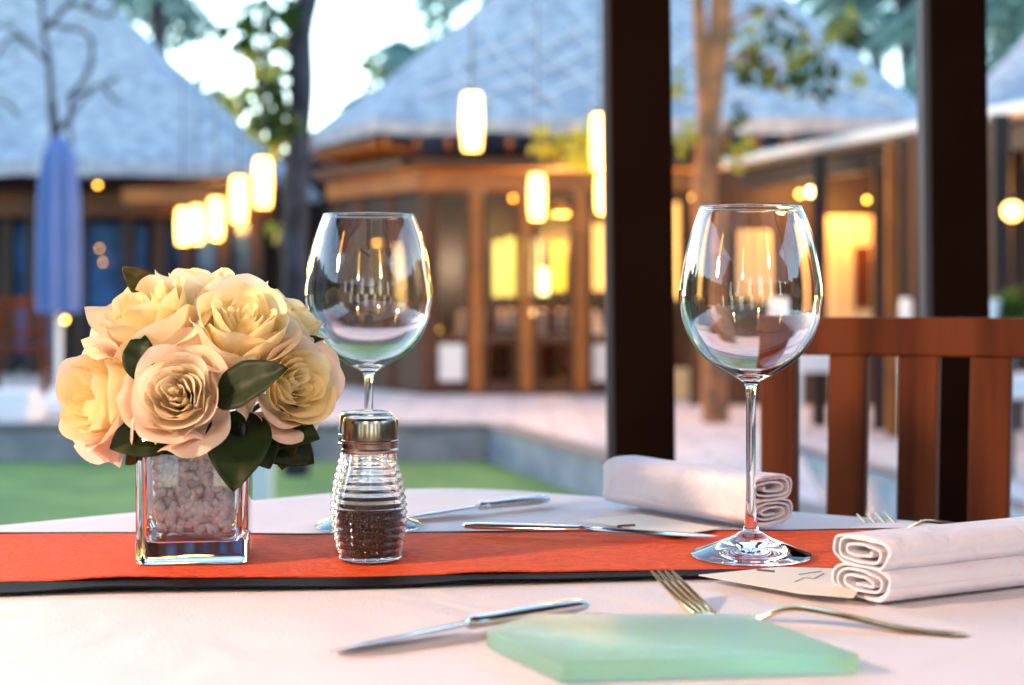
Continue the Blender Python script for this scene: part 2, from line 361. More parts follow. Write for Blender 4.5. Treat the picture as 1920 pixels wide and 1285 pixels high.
# curtains and panels inside, their light given as emission
def inside(name, px0, px1, py0, py1, Y, m, parent, th=.03):
    a = P(px0, py1, Y); c = P(px1, py0, Y); b = MB()
    n = max(2, int((c.x-a.x)/.03)); rings = []
    for i in range(n+1):
        x = a.x+(c.x-a.x)*i/n; yo = Y+.012*math.sin(i*1.7)
        rings.append([(x, yo, a.z), (x, yo, c.z), (x, yo+th, c.z), (x, yo+th, a.z)])
    b.loft(rings); return rel(b.build(name, m, smooth=False), parent)
inside('curtain', 926, 944, 452, 556, 17.6, M_curt, pv); inside('curtain', 948, 976, 446, 560, 17.6, M_curt, pv)
inside('curtain', 996, 1012, 450, 510, 17.4, M_curt2, pv); inside('curtain', 998, 1028, 505, 552, 17.38, M_curt2, pv); inside('curtain', 1036, 1060, 455, 545, 17.5, M_curt3, pv)
inside('glow_panel', 1112, 1150, 420, 545, 17.2, M_glowwall, pv); inside('glow_panel', 1262, 1300, 380, 560, 17.2, M_glowwall, pv)
# lamplight on the ground, put in as a cream bench behind the trunk
tag(MB().box((1.75, 13.3, .13), (1.5, .3, .26)).build('slab', M_cream, bevel=.02), 'yellow lamplit ground given as a low cream bench in front of the pavilion behind the tan trunk', 'slab')

# ---- left building
lv = empty('thatched_restaurant', (-6, 19, 0), 'left thatched restaurant with a deep dark porch and glazed doors tinted as if reflecting twilight', 'building')
ev = [(-10.2, 16, 2.31), (-2.62, 16, 2.27), (-2.62, 22.5, 2.27), (-10.2, 22.5, 2.31)]
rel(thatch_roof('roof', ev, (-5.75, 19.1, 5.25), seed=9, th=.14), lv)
b = MB(); b.add([(-10, 16.2, 2.1), (-2.8, 16.2, 2.1), (-2.8, 22, 2.1), (-10, 22, 2.1)], [(0, 1, 2, 3)]); rel(b.build('ceiling', M_brown2, smooth=False), lv)
b = MB(); b.box((-6.3, 18.6, 1.0), (7.0, .08, 2.1)); rel(b.build('wall', M_brown2, smooth=False), lv)
b = MB(); b.box((-6.35, 17.0, 1.90), (7.4, .1, .28)); rel(b.build('beam', M_brown, smooth=False), lv)
for px in (15, 62, 152, 240, 300, 350, 420, 480):
    X = (px-960)/F*17.2; b = MB(); b.box((X, 17.2, .95), (.13, .13, 1.86)); rel(b.build('column', M_brown2, smooth=False), lv)
for px0, px1 in ((22, 58), (76, 108), (160, 232), (246, 275), (310, 340), (372, 404), (438, 470)):
    x0 = (px0-960)/F*17.4; x1 = (px1-960)/F*17.4; b = MB(); b.box(((x0+x1)/2, 17.4, .95), (x1-x0, .03, 1.5)); fr = rel(b.build('window', M_duskpane, smooth=False), lv)
b = MB(); b.box((-3.35, 16.2, 1.94), (1.5, .12, .16)); rel(b.build('porch_glow_beam', M_orange, smooth=False), lv)  # warm light under the eave put in as an orange beam
# dark timber screen between the two buildings
b = MB()
for k in range(14): b.box((-3.1+k*.14, 21.0, 1.4), (.10, .05, 2.8))
b.box((-2.2, 21.05, 2.75), (2.1, .06, .1)).box((-2.2, 21.05, .2), (2.1, .06, .1)).box((-2.2, 21.10, 1.4), (2.1, .02, 2.76))
tag(b.build('timber_screen', M_brown2, smooth=False), 'dark timber screen between the left restaurant and the middle pavilion', 'screen')

# ---- covered walkway on the right
e0 = Vector((1.74, 12.2, 0)); e1 = Vector((3.45, 6.75, 0)); ed = (e1-e0).normalized(); en = Vector((-ed.y, ed.x, 0))
if en.x < 0: en = -en
wk = empty('covered_walkway', tuple(e0+en*1.2), 'covered walkway at the right with a pale gutter and dark timber beams', 'walkway')
b = MB(); ZE = 1.95
b.add([e0+Vector((0, 0, ZE+.02)), e1+Vector((0, 0, ZE+.02)), e1+en*3+Vector((0, 0, ZE+.3)), e0+en*3+Vector((0, 0, ZE+.3)),
       e0+Vector((0, 0, ZE-.04)), e1+Vector((0, 0, ZE-.04)), e1+en*3+Vector((0, 0, ZE+.2)), e0+en*3+Vector((0, 0, ZE+.2))],
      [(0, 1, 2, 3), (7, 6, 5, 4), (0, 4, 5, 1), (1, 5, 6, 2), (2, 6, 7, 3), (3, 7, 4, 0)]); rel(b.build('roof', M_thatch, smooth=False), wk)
b = MB(); b.bar(e0-en*.045+Vector((0, 0, ZE+.0)), e1-en*.045+Vector((0, 0, ZE+.0)), .08, .07); rel(b.build('gutter', M_gutter, bevel=.015), wk)
b = MB(); b.bar(e0+en*.12+Vector((0, 0, ZE-.13)), e1+en*.12+Vector((0, 0, ZE-.13)), .08, .16); rel(b.build('fascia_beam', M_brown2, smooth=False), wk)
for k in range(26):
    p = e0+ed*(.1+k*.22); b = MB(); b.bar(p+en*.2+Vector((0, 0, ZE-.10)), p+en*2.9+Vector((0, 0, ZE+.14)), .05, .06); rel(b.build('rafter', M_orange, smooth=False), wk)
for px, Y, m in ((1536, 10.6, M_brown2), (1650, 10.3, M_brown2), (1676, 9.8, M_orange), (1700, 9.6, M_brown2), (1722, 9.3, M_brown), (1874, 8.3, M_brown2), (1905, 10.2, M_brown2)):
    X = (px-960)/F*Y; b = MB(); b.box((X, Y, .94), (.085, .085, 1.88)); rel(b.build('column', m, smooth=False), wk)
cw = [(1.9, 13.0), (4.9, 13.0)]
b = MB(); b.box((3.3, 12.9, .98), (3.3, .08, 1.96)); rel(b.build('back_wall', M_brown2, smooth=False), wk)
inside('lit_wall', 1550, 1640, 405, 600, 12.7, M_cream, wk); inside('lit_wall', 1375, 1462, 430, 570, 12.7, M_cream, wk)
b = MB(); a = P(1603, 580, 12.6); c = P(1632, 462, 12.6); b.box(((a.x+c.x)/2, 12.6, (a.z+c.z)/2), (c.x-a.x, .04, c.z-a.z)); rel(b.build('door', M_wood, smooth=False), wk)
b = MB(); b.box((2.4, 12.55, .28), (1.9, .06, .56)); rel(b.build('low_wall', M_brown, smooth=False), wk)
# far right hut roof
hv = empty('thatched_hut', (6.6, 17, 0), 'small thatched hut at the far right half hidden behind the dark post', 'hut')
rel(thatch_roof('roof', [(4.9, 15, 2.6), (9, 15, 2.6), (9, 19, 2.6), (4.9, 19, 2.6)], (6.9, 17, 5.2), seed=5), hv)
rel(MB().box((6.95, 17, 1.25), (3.4, 3.2, 2.48)).build('wall', M_brown2, smooth=False), hv)

# ------------------------------------------------------------ garden furniture far away
u = P(110, 585, 11.5); ub = Vector((u.x, 11.5, 0))
um = empty('closed_parasol', ub, 'tall closed blue parasol standing on the patio at the left', 'parasol')
b = MB(); rings = []
for z, r in ((.77, .145), (1.0, .150), (1.3, .148), (1.6, .140), (1.85, .125), (1.97, .10), (2.05, .06), (2.10, .012)):
    rings.append([(ub.x+math.cos(a)*r*(1+.16*math.cos(8*a)), 11.5+math.sin(a)*r*(1+.16*math.cos(8*a)), z) for a in [2*math.pi*k/64 for k in range(64)]])
b.loft(rings); rel(b.build('canopy', M_umb), um)
rel(MB().tube([(ub.x, 11.5, .02), (ub.x, 11.5, .8)], .025).build('pole', M_white), um)
rel(MB().box((ub.x-.02, 11.5, .075), (.36, .36, .13)).box((ub.x, 11.5, .17), (.12, .12, .08)).build('base', M_white, bevel=.02), um)
def garden_chair(x, y, rz, m, label, s=1., grp='chairs far across the garden', cover=False):
    t = empty('garden_chair', (x, y, 0), label, 'chair', grp, rz)
    def bb(name, parts, mm, bev=.008):
        q = MB()
        for c, d in parts: q.box(c, d)
        q.build(name, mm, t, smooth=False, bevel=bev)
    bb('seat', [((0, 0, .43), (.46, .46, .05))], m); bb('backrest', [((0, .21, .84), (.44, .035, .09)), ((0, .21, .55), (.44, .03, .05))]+[((-.15+.1*k, .21, .70), (.04, .02, .25)) for k in range(4)], m)
    for sx in (-1, 1):
        for sy in (-1, 1): bb('leg', [((sx*.2, sy*.2, .2), (.045, .045, .40))] if sy < 0 else [((sx*.2, .21, .43), (.045, .045, .86))], m)
    if cover: bb('cushion', [((0, -.01, .485), (.42, .42, .06))], M_white, .02)
    return t
garden_chair(-4.35, 13.6, R(200), M_wood, 'reddish wooden chair on the patio just left of the parasol pole')
garden_chair(.06, 14.9, R(160), M_wood, 'orange-brown chair inside the pavilion left of the clothed table')
garden_chair(.62, 14.7, R(20), M_wood, 'orange-brown chair inside the pavilion in front of the white clothed table')
garden_chair(2.02, 10.15, R(100), M_white, 'white chair on the patio seen between the first two slats of the near chair', cover=True)
garden_chair(2.60, 9.3, R(80), M_white, 'white chair on the patio seen behind the second slat of the near chair', cover=True)
garden_chair(2.62, 7.55, R(60), M_white, 'white chair on the patio nearest the right edge of the picture', cover=True)
def far_table(x, y, label, s=.45):
    t = empty('dining_table', (x, y, 0), label, 'table', 'tables inside the middle pavilion')
    MB().lathe([(.03, .02), (.03, .70)], 12).build('leg', M_brown2, t)
    q = MB(); n = 40; rings = []
    for z, r, a in ((.74, .01, 0), (.74, s, 0), (.70, s+.01, .01), (.42, s+.02, .05)):
        rings.append([((r+a*math.cos(9*k*2*math.pi/n))*math.cos(k*2*math.pi/n), (r+a*math.cos(9*k*2*math.pi/n))*math.sin(k*2*math.pi/n), z) for k in range(n)])
    q.loft(rings, cap=False).build('tablecloth', M_white, t)
far_table(.42, 15.6, 'round white clothed table inside the pavilion behind the wider doors'); far_table(-.12, 16.3, 'round white clothed table deeper inside the pavilion, left of the other')
# pale garden post near the vase
g = G(491, 940, -.235)
gp = empty('garden_bollard', (-1.33, 8.15, -.235), 'short white garden bollard on the lawn just right of the vase', 'bollard')
rel(MB().box((-1.33, 8.15, -.09), (.115, .115, .29)).build('shaft', M_white, bevel=.01), gp); rel(MB().box((-1.33, 8.15, .063), (.135, .135, .02)).build('cap', M_white, bevel=.005), gp)
# stone steps at the patio edge on the left
tag(MB().box((-3.75, 11.0, .05), (.7, .4, .1)).box((-3.65, 11.05, .16), (.45, .28, .12)).build('stone_step', M_white, bevel=.015), 'pale stone step block on the patio at the foot of the parasol', 'step')

# ------------------------------------------------------------ lamps
def lantern_proto():
    t = empty('hanging_lantern', (0, 0, 0), 'x', 'lantern', 'glowing barrel lanterns hung across the garden')
    prof = [(.001, -.145), (.042, -.145), (.047, -.12), (.052, -.05), (.053, 0), (.052, .05), (.047, .12), (.042, .145), (.001, .145)]
    MB().lathe(prof, 24).build('lamp_shade', M_lamp, t)
    MB().lathe([(.001, .147), (.030, .147), (.026, .165), (.001, .170)], 16).build('cap', M_wire, t)
    MB().tube([(0, 0, .17), (0, 0, 1.5)], .005, 5).build('cord', M_wire, t)
    return t
lp = lantern_proto(); first = True
LAN = [((885, 229), 7.9, 'glowing lantern hanging highest, in front of the pavilion roof'),
       ((1007, 369), 10.2, 'glowing lantern hanging before the pavilion doors, lower right of the highest one'),
       ((1127, 266), 8.3, 'upper of the two glowing lanterns beside the left edge of the middle post'),
       ((1131, 362), 11.2, 'lower of the two glowing lanterns beside the left edge of the middle post'),
       ((493, 343), 9.2, 'largest and rightmost lantern of the row before the left restaurant'),
       ((448, 375), 9.9, 'second lantern from the right in the row before the left restaurant'),
       ((405, 410), 11.1, 'middle lantern of the row of five before the left restaurant'),
       ((369, 421), 12.3, 'second lantern from the left in the row before the left restaurant'),
       ((343, 425), 12.6, 'leftmost and lowest lantern of the row before the left restaurant'),
       ((770, 402), 16.4, 'small lantern glowing behind the rim of the left wine glass'),
       ((735, 448), 15.9, 'small lantern seen through the left wine glass, the right one of the pair'),
       ((711, 448), 16.2, 'small lantern seen through the left wine glass, the left one of the pair')]
def dup(t):
    c = t.copy(); link(c)
    for ch in list(t.children): d = ch.copy(); link(d); d.parent = c
    return c
src = lp
lit = []
for (pp, Y, lab) in LAN:
    o = lp if first else dup(src); first = False; o.location = P(pp[0], pp[1], Y); o['label'] = lab
    if Y in (10.2, 11.2, 8.3, 12.3, 11.1): lit.append(o)
    if Y > 15: o.scale = (.85, .85, .62)
near = []
# three more of the same lanterns hang over our own terrace, behind and beside the camera
for loc, lab in (((-1.15, .35, 1.62), 'terrace lantern hanging left of the table, outside the picture'),
                 ((-.55, -.75, 1.75), 'terrace lantern hanging behind the camera on the left'),
                 ((.75, -.55, 1.80), 'terrace lantern hanging behind the camera on the right')):
    o = dup(src); o.location = loc; o['label'] = lab; o['group'] = 'lanterns over the near terrace'; near.append((o, loc))
for o, loc in near:
    l = bpy.data.lights.new('lantern_light', 'POINT'); l.energy = {-1.15: 13, -.55: 4, .75: 4}[loc[0]]; l.color = (1, .64, .41); l.shadow_soft_size = .06
    lo = bpy.data.objects.new('lantern_light', l); link(lo); lo.parent = o; lo.location = (0, 0, -.22)
for o in lit:
    l = bpy.data.lights.new('garden_light', 'POINT'); l.energy = 4.5; l.color = (1, .48, .09); l.shadow_soft_size = .05
    lo = bpy.data.objects.new('garden_light', l); link(lo); lo.parent = o; lo.location = (0, 0, -.2)
def bulb(px, py, Y, r, m, lab):
    t = empty('small_lamp', P(px, py, Y), lab, 'lamp', 'small round lamps glowing in the distance')
    MB().sphere((0, 0, 0), r, 8).build('bulb', m, t)
    MB().lathe([(.001, r*.9), (r*.5, r*.9), (r*.4, r*1.5), (.001, r*1.6)], 10).build('socket', M_wire, t)
bulb(183, 346, 16.7, .022, M_bulb, 'yellow round lamp under the eave right of the parasol')
bulb(149, 346, 16.9, .012, M_bulb, 'faint tiny lamp under the eave touching the parasol edge')
bulb(297, 375, 16.7, .024, M_bulb2, 'orange round lamp under the left eave, above the roses')
bulb(122, 600, 12.5, .018, M_bulb, 'yellow round lamp just under the parasol canopy')
bulb(820, 618, 14.4, .022, M_bulb, 'low yellow lamp behind the first door right of the left wine glass')
bulb(998, 586, 14.6, .022, M_lampn, 'bright candle lamp on the white clothed table in the pavilion')
bulb(1025, 590, 15.2, .010, M_bulb, 'faint candle lamp beside the brighter one in the pavilion')
bulb(962, 372, 13.7, .018, M_bulb2, 'orange lamp under the pavilion beam left of the lantern')
bulb(1300, 370, 12.9, .022, M_bulb, 'orange lamp beside the tan trunk near the middle post')
bulb(1521, 360, 11.5, .030, M_lampn, 'bright white lamp under the walkway roof above the right wine glass')
bulb(1500, 364, 11.6, .020, M_bulb, 'yellow glow lamp joined to the left of the bright walkway lamp')
bulb(1625, 375, 11.9, .014, M_bulb, 'small pale lamp under the walkway right of the bright one')
bulb(1706, 445, 11.4, .018, M_bulb, 'small yellow lamp left of the right dark post')
bulb(1898, 396, 6.4, .040, M_lamp, 'large round globe lamp right of the right dark post')
bulb(193, 492, 17.2, .009, M_bulb, 'yellow reflection-sized lamp lowest left above the roses')
bulb(186, 466, 17.2, .009, M_bulb, 'yellow tiny lamp higher left above the roses')
bulb(230, 474, 17.2, .009, M_bulb, 'yellow tiny lamp above the brownish rose leaf')
for x, y, e in ((.5, 15.7, 26), (2.2, 15.8, 24), (-1.25, 16.0, 5)):
    l = bpy.data.lights.new('pavilion_light', 'POINT'); l.energy = e; l.color = (1, .40, .09); l.shadow_soft_size = .12
    t = empty('ceiling_lamp', (x, y, 1.78), 'pendant ceiling lamp inside the pavilion at x %.1f' % x, 'lamp', 'pendant lamps inside the pavilion')
    t['label'] = {.5: 'pendant lamp over the clothed tables inside the pavilion', 2.2: 'pendant lamp at the right end inside the pavilion', -1.25: 'pendant lamp at the left end inside the pavilion'}[x]
    MB().lathe([(.09, -.06), (.07, .02), (.02, .05)], 20).build('lamp_shade', M_cream, t); MB().tube([(0, 0, .05), (0, 0, .34)], .006, 5).build('cord', M_wire, t)
    MB().sphere((0, 0, 0), .018, 8).build('bulb', M_bulb, t)
    lo = bpy.data.objects.new('pavilion_light', l); link(lo); lo.parent = t; lo.location = (0, 0, -.12)
for loc, e in (((2.74, 12.42, 1.60), 4.5), ((2.3, 12.42, 1.75), 4.5), ((2.9, 10.9, 1.6), 4), ((3.0, 8.4, 1.55), 4), ((-3.2, 16.7, 1.72), 6)):
    l = bpy.data.lights.new('porch_light', 'POINT'); l.energy = e; l.color = (1, .42, .10); l.shadow_soft_size = .1
    lo = bpy.data.objects.new('porch_light', l); link(lo); lo.location = loc

# ------------------------------------------------------------ trees
def leaf_faces(b, p, d, L, W, up):
    d = d.normalized(); s = d.cross(up)
    if s.length < 1e-3: s = Vector((1, 0, 0))
    s.normalize(); n = s.cross(d)
    m1 = p+d*L*.35; m2 = p+d*L*.7; tip = p+d*L-n*L*.15
    b.add([p, m1+s*W*.5+n*W*.12, m1-s*W*.5+n*W*.12, m2+s*W*.42, m2-s*W*.42, tip, m1, m2-n*L*.03], [(0, 6, 1), (0, 2, 6), (1, 6, 7, 3), (6, 2, 4, 7), (3, 7, 5), (7, 4, 5)])
def rv(): return Vector((random.gauss(0, 1), random.gauss(0, 1), random.gauss(0, 1))).normalized()
def clump(b, c, r, n, L, W, droop=.4):
    for _ in range(n):
        o = rv()*r*random.random()**.5; o.z *= .8; d = (o.normalized()+rv()*.7+Vector((0, 0, -droop))).normalized()
        leaf_faces(b, Vector(c)+o, d, L*random.uniform(.7, 1.2), W*random.uniform(.7, 1.2), rv())
ML_dark = leafmat('dark_leaf', (.018, .045, .012), (.05, .10, .02)); ML_green = leafmat('green_leaf', (.05, .11, .02), (.13, .18, .03))
ML_yel = leafmat('yellow_leaf', (.45, .40, .03), (.62, .50, .05)); ML_teal = leafmat('teal_leaf', (.13, .25, .23), (.22, .36, .33)); ML_yg = leafmat('yellow_green_leaf', (.22, .27, .04), (.44, .38, .05))
ML_au = leafmat('russet_leaf', (.16, .07, .03), (.10, .10, .03))
def tree(name, label, base, path, rad, bark, branches, clumps, group=None, stuff=None):
    t = empty(name, base, label, 'tree', group)
    q = MB(); pts = smoothpath(path, 6); rr = [rad[0]+(rad[1]-rad[0])*i/(len(pts)-1) for i in range(len(pts))]
    for i, p in enumerate(pts): p.x += noise.noise(p*3)*rr[i]*.5
    q.tube(pts, rr, 14); rel(q.build('trunk', bark), t)
    if branches:
        q = MB()
        for br in branches:
            pp = smoothpath(br[0], 5); q.tube(pp, [br[1]+(br[2]-br[1])*i/(len(pp)-1) for i in range(len(pp))], 7)
        rel(q.build('branch', bark), t)
    for ms, cl in clumps:
        q = MB()
        for c in cl: clump(q, c[0], c[1], c[2], c[3], c[4])
        if q.v: rel(q.build('crown', ms, smooth=False), t)
    return t
# dark trunk left of the pavilion
Y = 9.7; b0 = G(556, 892, -.235); b0 = Vector((b0.x, b0.y, -.24))
cl = lambda lst, Yc, L=.12, W=.07: [(P(x, y, Yc+random.uniform(-.3, .3)), r, n, L, W) for x, y, r, n in lst]
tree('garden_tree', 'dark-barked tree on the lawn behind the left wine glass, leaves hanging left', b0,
     [b0, P(556, 700, Y), P(552, 500, Y), P(558, 300, Y), P(566, 100, Y), P(574, -150, Y), P(585, -700, Y)], (.085, .075), M_barkd,
     [([P(560, 120, Y), P(500, 60, Y-.1), P(430, 30, Y)], .03, .01), ([P(560, 250, Y), P(500, 200, Y), P(470, 120, Y)], .025, .008), ([P(560, 320, Y), P(525, 280, Y), P(500, 240, Y)], .02, .006), ([P(572, 0, Y), P(585, -20, Y), P(640, -90, Y)], .03, .01)],
     [(ML_dark, cl([(520, 20, .10, 30), (480, 10, .12, 26), (535, 60, .09, 30), (490, 75, .10, 26), (530, 150, .11, 40), (500, 190, .12, 40), (525, 230, .10, 36), (470, 150, .10, 18), (450, 60, .08, 10), (600, -260, .5, 90), (480, -280, .4, 50), (720, -300, .4, 60)], Y)),
      (ML_yg, cl([(515, 250, .08, 16), (480, 215, .10, 14), (455, 185, .06, 8), (500, 110, .08, 10), (520, 420, .05, 6)], Y))])
# tan tree on the right
Y = 10.9; b1 = G(1338, 792, 0)
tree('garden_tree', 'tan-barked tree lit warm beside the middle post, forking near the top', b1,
     [b1, P(1334, 700, Y), P(1326, 520, Y), P(1322, 380, Y), P(1330, 250, Y), P(1345, 100, Y), P(1360, -60, Y), P(1380, -300, Y), P(1395, -700, Y)], (.095, .075), M_barkl,
     [([P(1328, 260, Y), P(1316, 120, Y), P(1308, -30, Y), P(1290, -200, Y)], .06, .04), ([P(1350, 60, Y), P(1430, 20, Y), P(1520, 70, Y), P(1570, 150, Y)], .02, .005), ([P(1345, 120, Y), P(1400, 100, Y), P(1460, 110, Y)], .015, .005), ([P(1328, 300, Y), P(1370, 230, Y), P(1385, 260, Y)], .015, .005)],
     [(ML_dark, cl([(1400, 130, .10, 12), (1480, 60, .10, 14), (1530, 160, .10, 16), (1555, 110, .09, 12), (1500, 130, .10, 12), (1380, 215, .05, 8), (1440, 20, .08, 8), (1590, 60, .07, 8), (1300, -200, .5, 70), (1500, -220, .5, 70)], Y)),
      (ML_yg, cl([(1395, 75, .05, 8), (1490, 105, .09, 20), (1585, 40, .10, 16), (1600, 140, .06, 10), (1465, 140, .09, 16), (1425, 60, .07, 10), (1530, 90, .08, 14), (1395, 110, .07, 12), (1280, 260, .08, 16), (1275, 150, .09, 14), (1385, 265, .06, 12), (1365, 300, .05, 8)], Y)),
      (ML_au, cl([(1415, 110, .06, 8), (1590, 60, .05, 5), (1450, 150, .05, 5)], Y))])
# yellow bough over the pavilion eave, lit by the lanterns
bp0 = P(1130, 300, 10.9)
tree('shrub_tree', 'slender tree with yellow lamplit leaves left of the middle post', G(1165, 790, 0),
     [G(1165, 790, 0), P(1170, 600, 10.9), P(1175, 400, 10.9), P(1170, 250, 10.9)], (.03, .02), M_barkd,
     [([P(1172, 300, 10.9), P(1110, 255, 10.9), P(1010, 270, 10.8)], .012, .005)],
     [(ML_yel, cl([(1020, 268, .07, 16), (1050, 275, .08, 20), (1085, 285, .09, 24), (1105, 250, .06, 12), (1100, 300, .05, 8), (1075, 262, .05, 12)], 10.85, .10, .06))])
# bare frangipani over the left roof
Y = 12.6; fb = G(108, 738, 0)
fr = lambda *a: [P(x, y, Y) for x, y in a]
tree('bare_tree', 'leafless tree with crooked thin branches in front of the left roof', P(108, 745, Y)+Vector((0, 0, -.06)),
     fr((108, 758), (108, 500), (110, 330), (104, 240), (98, 190)), (.05, .035), M_barkg,
     [(fr((100, 240), (95, 170), (92, 120), (82, 60), (78, 0), (70, -80)), 0.0289, 0.0162), (fr((104, 250), (130, 220), (135, 180), (160, 145), (172, 110), (165, 65), (110, 50), (88, 40)), 0.0238, 0.0162),
      (fr((125, 175), (150, 178), (190, 160), (215, 190), (235, 195)), 0.0187, 0.0108), (fr((190, 165), (210, 150), (222, 150)), 0.0153, 0.0108), (fr((92, 120), (60, 90), (20, 70), (-20, 130)), 0.0204, 0.0108),
      (fr((60, 90), (30, 60), (-10, 45)), 0.0170, 0.0108), (fr((82, 60), (130, 10), (160, 15), (200, 30), (225, 5)), 0.0221, 0.0144), (fr((130, 10), (150, -40)), 0.0187, 0.0108), (fr((160, 15), (190, -20), (240, -30)), 0.0204, 0.0126),
      (fr((135, 270), (130, 230), (145, 200), (175, 170)), 0.0170, 0.0108), (fr((30, 215), (15, 195), (-15, 190)), 0.0170, 0.0108), (fr((78, 0), (40, -30)), 0.0170, 0.0108)],
     [(ML_teal, [(P(x, y, Y), .10, 7, .09, .03) for x, y in ((160, 10), (200, 25), (30, 75), (15, 195), (200, 165), (130, 0), (45, 30))])])

def palm(name, label, base, top, R_, nf, fl, mt, trunk=True, group='palms rising behind the roofs', droop=1.0):
    t = empty(name, base, label, 'palm', group)
    if trunk: rel(MB().tube(smoothpath([base, base.lerp(top, .5)+Vector((.2, 0, 0)), top], 6), [R_*1.2]*7+[R_]*6, 10).build('trunk', M_barkg), t)
    q = MB()
    for k in range(nf):
        a = 2*math.pi*k/nf+random.uniform(-.2, .2); el = random.uniform(.15, 1.2); L = fl*random.uniform(.8, 1.15)
        h = Vector((math.cos(a), math.sin(a), 0)); pts = []
        for i in range(13):
            s = i/12; pts.append(top+h*L*s*math.cos(el)*(1-.1*s)+Vector((0, 0, L*s*math.sin(el)-droop*L*.75*s*s)))
        q.tube(pts, [.025*(1-i/14) for i in range(13)], 4)
        for i in range(1, 13):
            d = (pts[i]-pts[i-1]).normalized(); s = d.cross(Vector((0, 0, 1))).normalized()
            for m in range(3):
                p = pts[i-1].lerp(pts[i], m/3); ll = L*.26*math.sin(math.pi*(.12+.8*(i+m/3)/13))
                for sg in (1, -1):
                    leaf_faces(q, p, (s*sg+d*.7+Vector((0, 0, -.55))).normalized(), ll, ll*.12, Vector((0, 0, 1)))
    rel(q.build('fronds', mt, smooth=False), t); return t
Z = lambda v, z: Vector((v.x, v.y, z))
for px, py, Y, fl, lab in ((800, 120, 30, 1.7, 'bushy palm crown above the left slope of the pavilion roof, tallest there'), (735, 200, 27, 1.3, 'short palm left of the tallest crown beside the pavilion roof'), (635, 320, 24, 1.5, 'palm whose fronds arch over the gap behind the dark trunk'),
                        (930, -20, 26, 1.9, 'palm with fronds drooping behind the upper pavilion roof'), (290, -30, 26, 1.6, 'large teal palm behind the left restaurant roof'),
                        (1690, -30, 26, 2.4, 'palm behind the right slope of the pavilion roof'), (1640, 70, 30, 2.0, 'smaller palm low behind the right slope of the pavilion roof'), (1900, 20, 24, 3.0, 'large palm above the far right hut')):
    tp_ = P(px, py, Y); palm('palm_tree', lab, Z(tp_, -.26), tp_, .14, 16, fl, ML_teal, droop=.9)
def bush(name, label, px, py, Y, rad, n, L, W, ms, h=0, group=None, tall=1.):
    c = P(px, py, Y); t = empty(name, Z(c, h), label, 'tree' if 'tree' in name else 'plant', group)
    rel(MB().tube([Z(c, h-.02), c], [.06*rad+.01, .02], 8).build('trunk', M_barkd), t)
    q = MB()
    for k in range(max(3, int(n/60))):
        clump(q, c+Vector((random.uniform(-1, 1)*rad, random.uniform(-.6, .6)*rad, random.uniform(-1, 1)*rad*tall)), rad*.45, 60, L, W)
    rel(q.build('crown', ms, smooth=False), t)
bush('leafy_tree', 'tall dusky tree behind the ridge of the left roof', 290, -10, 28, .7, 700, .25, .13, ML_teal, -.26)
bush('leafy_tree', 'olive tree low behind the eave corner of the left roof', 400, 165, 25, .45, 300, .2, .12, ML_green, -.26)
bush('leafy_tree', 'conifer-like dark tree rising behind the left slope of the pavilion roof', 805, 95, 33, .65, 1000, .22, .12, ML_teal, -.26, tall=1.4)
bush('leafy_tree', 'low yellowish tree beside the pavilion roof slope', 745, 165, 31, .55, 500, .2, .12, ML_green, -.26)
bush('leafy_tree', 'tall teal tree behind the right post', 1890, 60, 22, 1.1, 1700, .2, .11, ML_teal, -.26)
bush('leafy_tree', 'blue-green tree behind the right slope of the pavilion roof', 1600, -20, 30, .6, 300, .22, .12, ML_teal, -.26)
bush('potted_plant', 'bright green shrub beside the walkway right of the right post', 1895, 565, 7.6, .14, 240, .08, .05, ML_green, 0)
bush('potted_plant', 'low green shrub under the tan tree by the walkway', 1365, 600, 12.2, .12, 120, .08, .04, ML_dark, 0)

# ------------------------------------------------------------ our terrace: posts, chair
def post(px0, px1, Y, label):
    x0 = (px0-960)/F*Y; x1 = (px1-960)/F*Y; t = empty('timber_post', ((x0+x1)/2, Y, 0), label, 'post', 'dark posts of the terrace')
    t.rotation_euler = (0, R(-.6), 0); t.location.x += .0125; wd = x1-x0; MB().box((0, wd/2, 1.35), (wd, wd, 2.7)).build('shaft', M_dark, t, smooth=False, bevel=.003)
    MB().box((-wd/2-.0045, wd/2-.01, 1.35), (.008, .03, 2.69)).build('edge_strip', M_strip, t, smooth=False)
    return t
post(1147, 1259, 1.78, 'dark brown square post rising left of the right wine glass')
post(1748, 1852, 1.80, 'dark brown square post rising behind the wooden chair at the right')
tag(MB().box((.25, 1.83, 2.76), (2.2, .09, .11)).build('timber_beam', M_dark, smooth=False), 'dark beam across the tops of the two terrace posts', 'beam')

tr = empty('terrace_roof', (0, 0, 2.82), 'timber ceiling of the terrace that shelters the dining table', 'roof')
q = MB(); q.box((0, -.2, 2.88), (6.4, 4.5, .06)); rel(q.build('boards', M_ceil, smooth=False), tr)
for k in range(6): q = MB(); q.box((-2.5+k*1.0, -.25, 2.80), (.07, 4.2, .10)); rel(q.build('joist', M_dark, smooth=False), tr)
rw = empty('added_rear_wall', (0, -2.4, 0), 'added dark wall with tall narrow openings, unseen behind the camera, shaping the glass reflections', 'wall')
for k in range(9):  # wall added to darken and streak what the glasses reflect
    x = -4.4+k*1.1; q = MB(); q.box((x, -2.42, 1.4), (.62 if k % 3 else .9, .08, 2.8)); rel(q.build('wall_panel', M_brown2, smooth=False), rw)
q = MB(); q.box((0, -2.42, .45), (9.6, .06, .9)); rel(q.build('low_panel', M_brown2, smooth=False), rw)
q = MB(); q.box((0, -2.42, 2.45), (9.6, .07, .7)); rel(q.build('header', M_brown2, smooth=False), rw)
ch = empty('wooden_chair', (.42, 1.25, 0), 'red-brown slatted wooden dining chair at the right side of the table', 'chair')
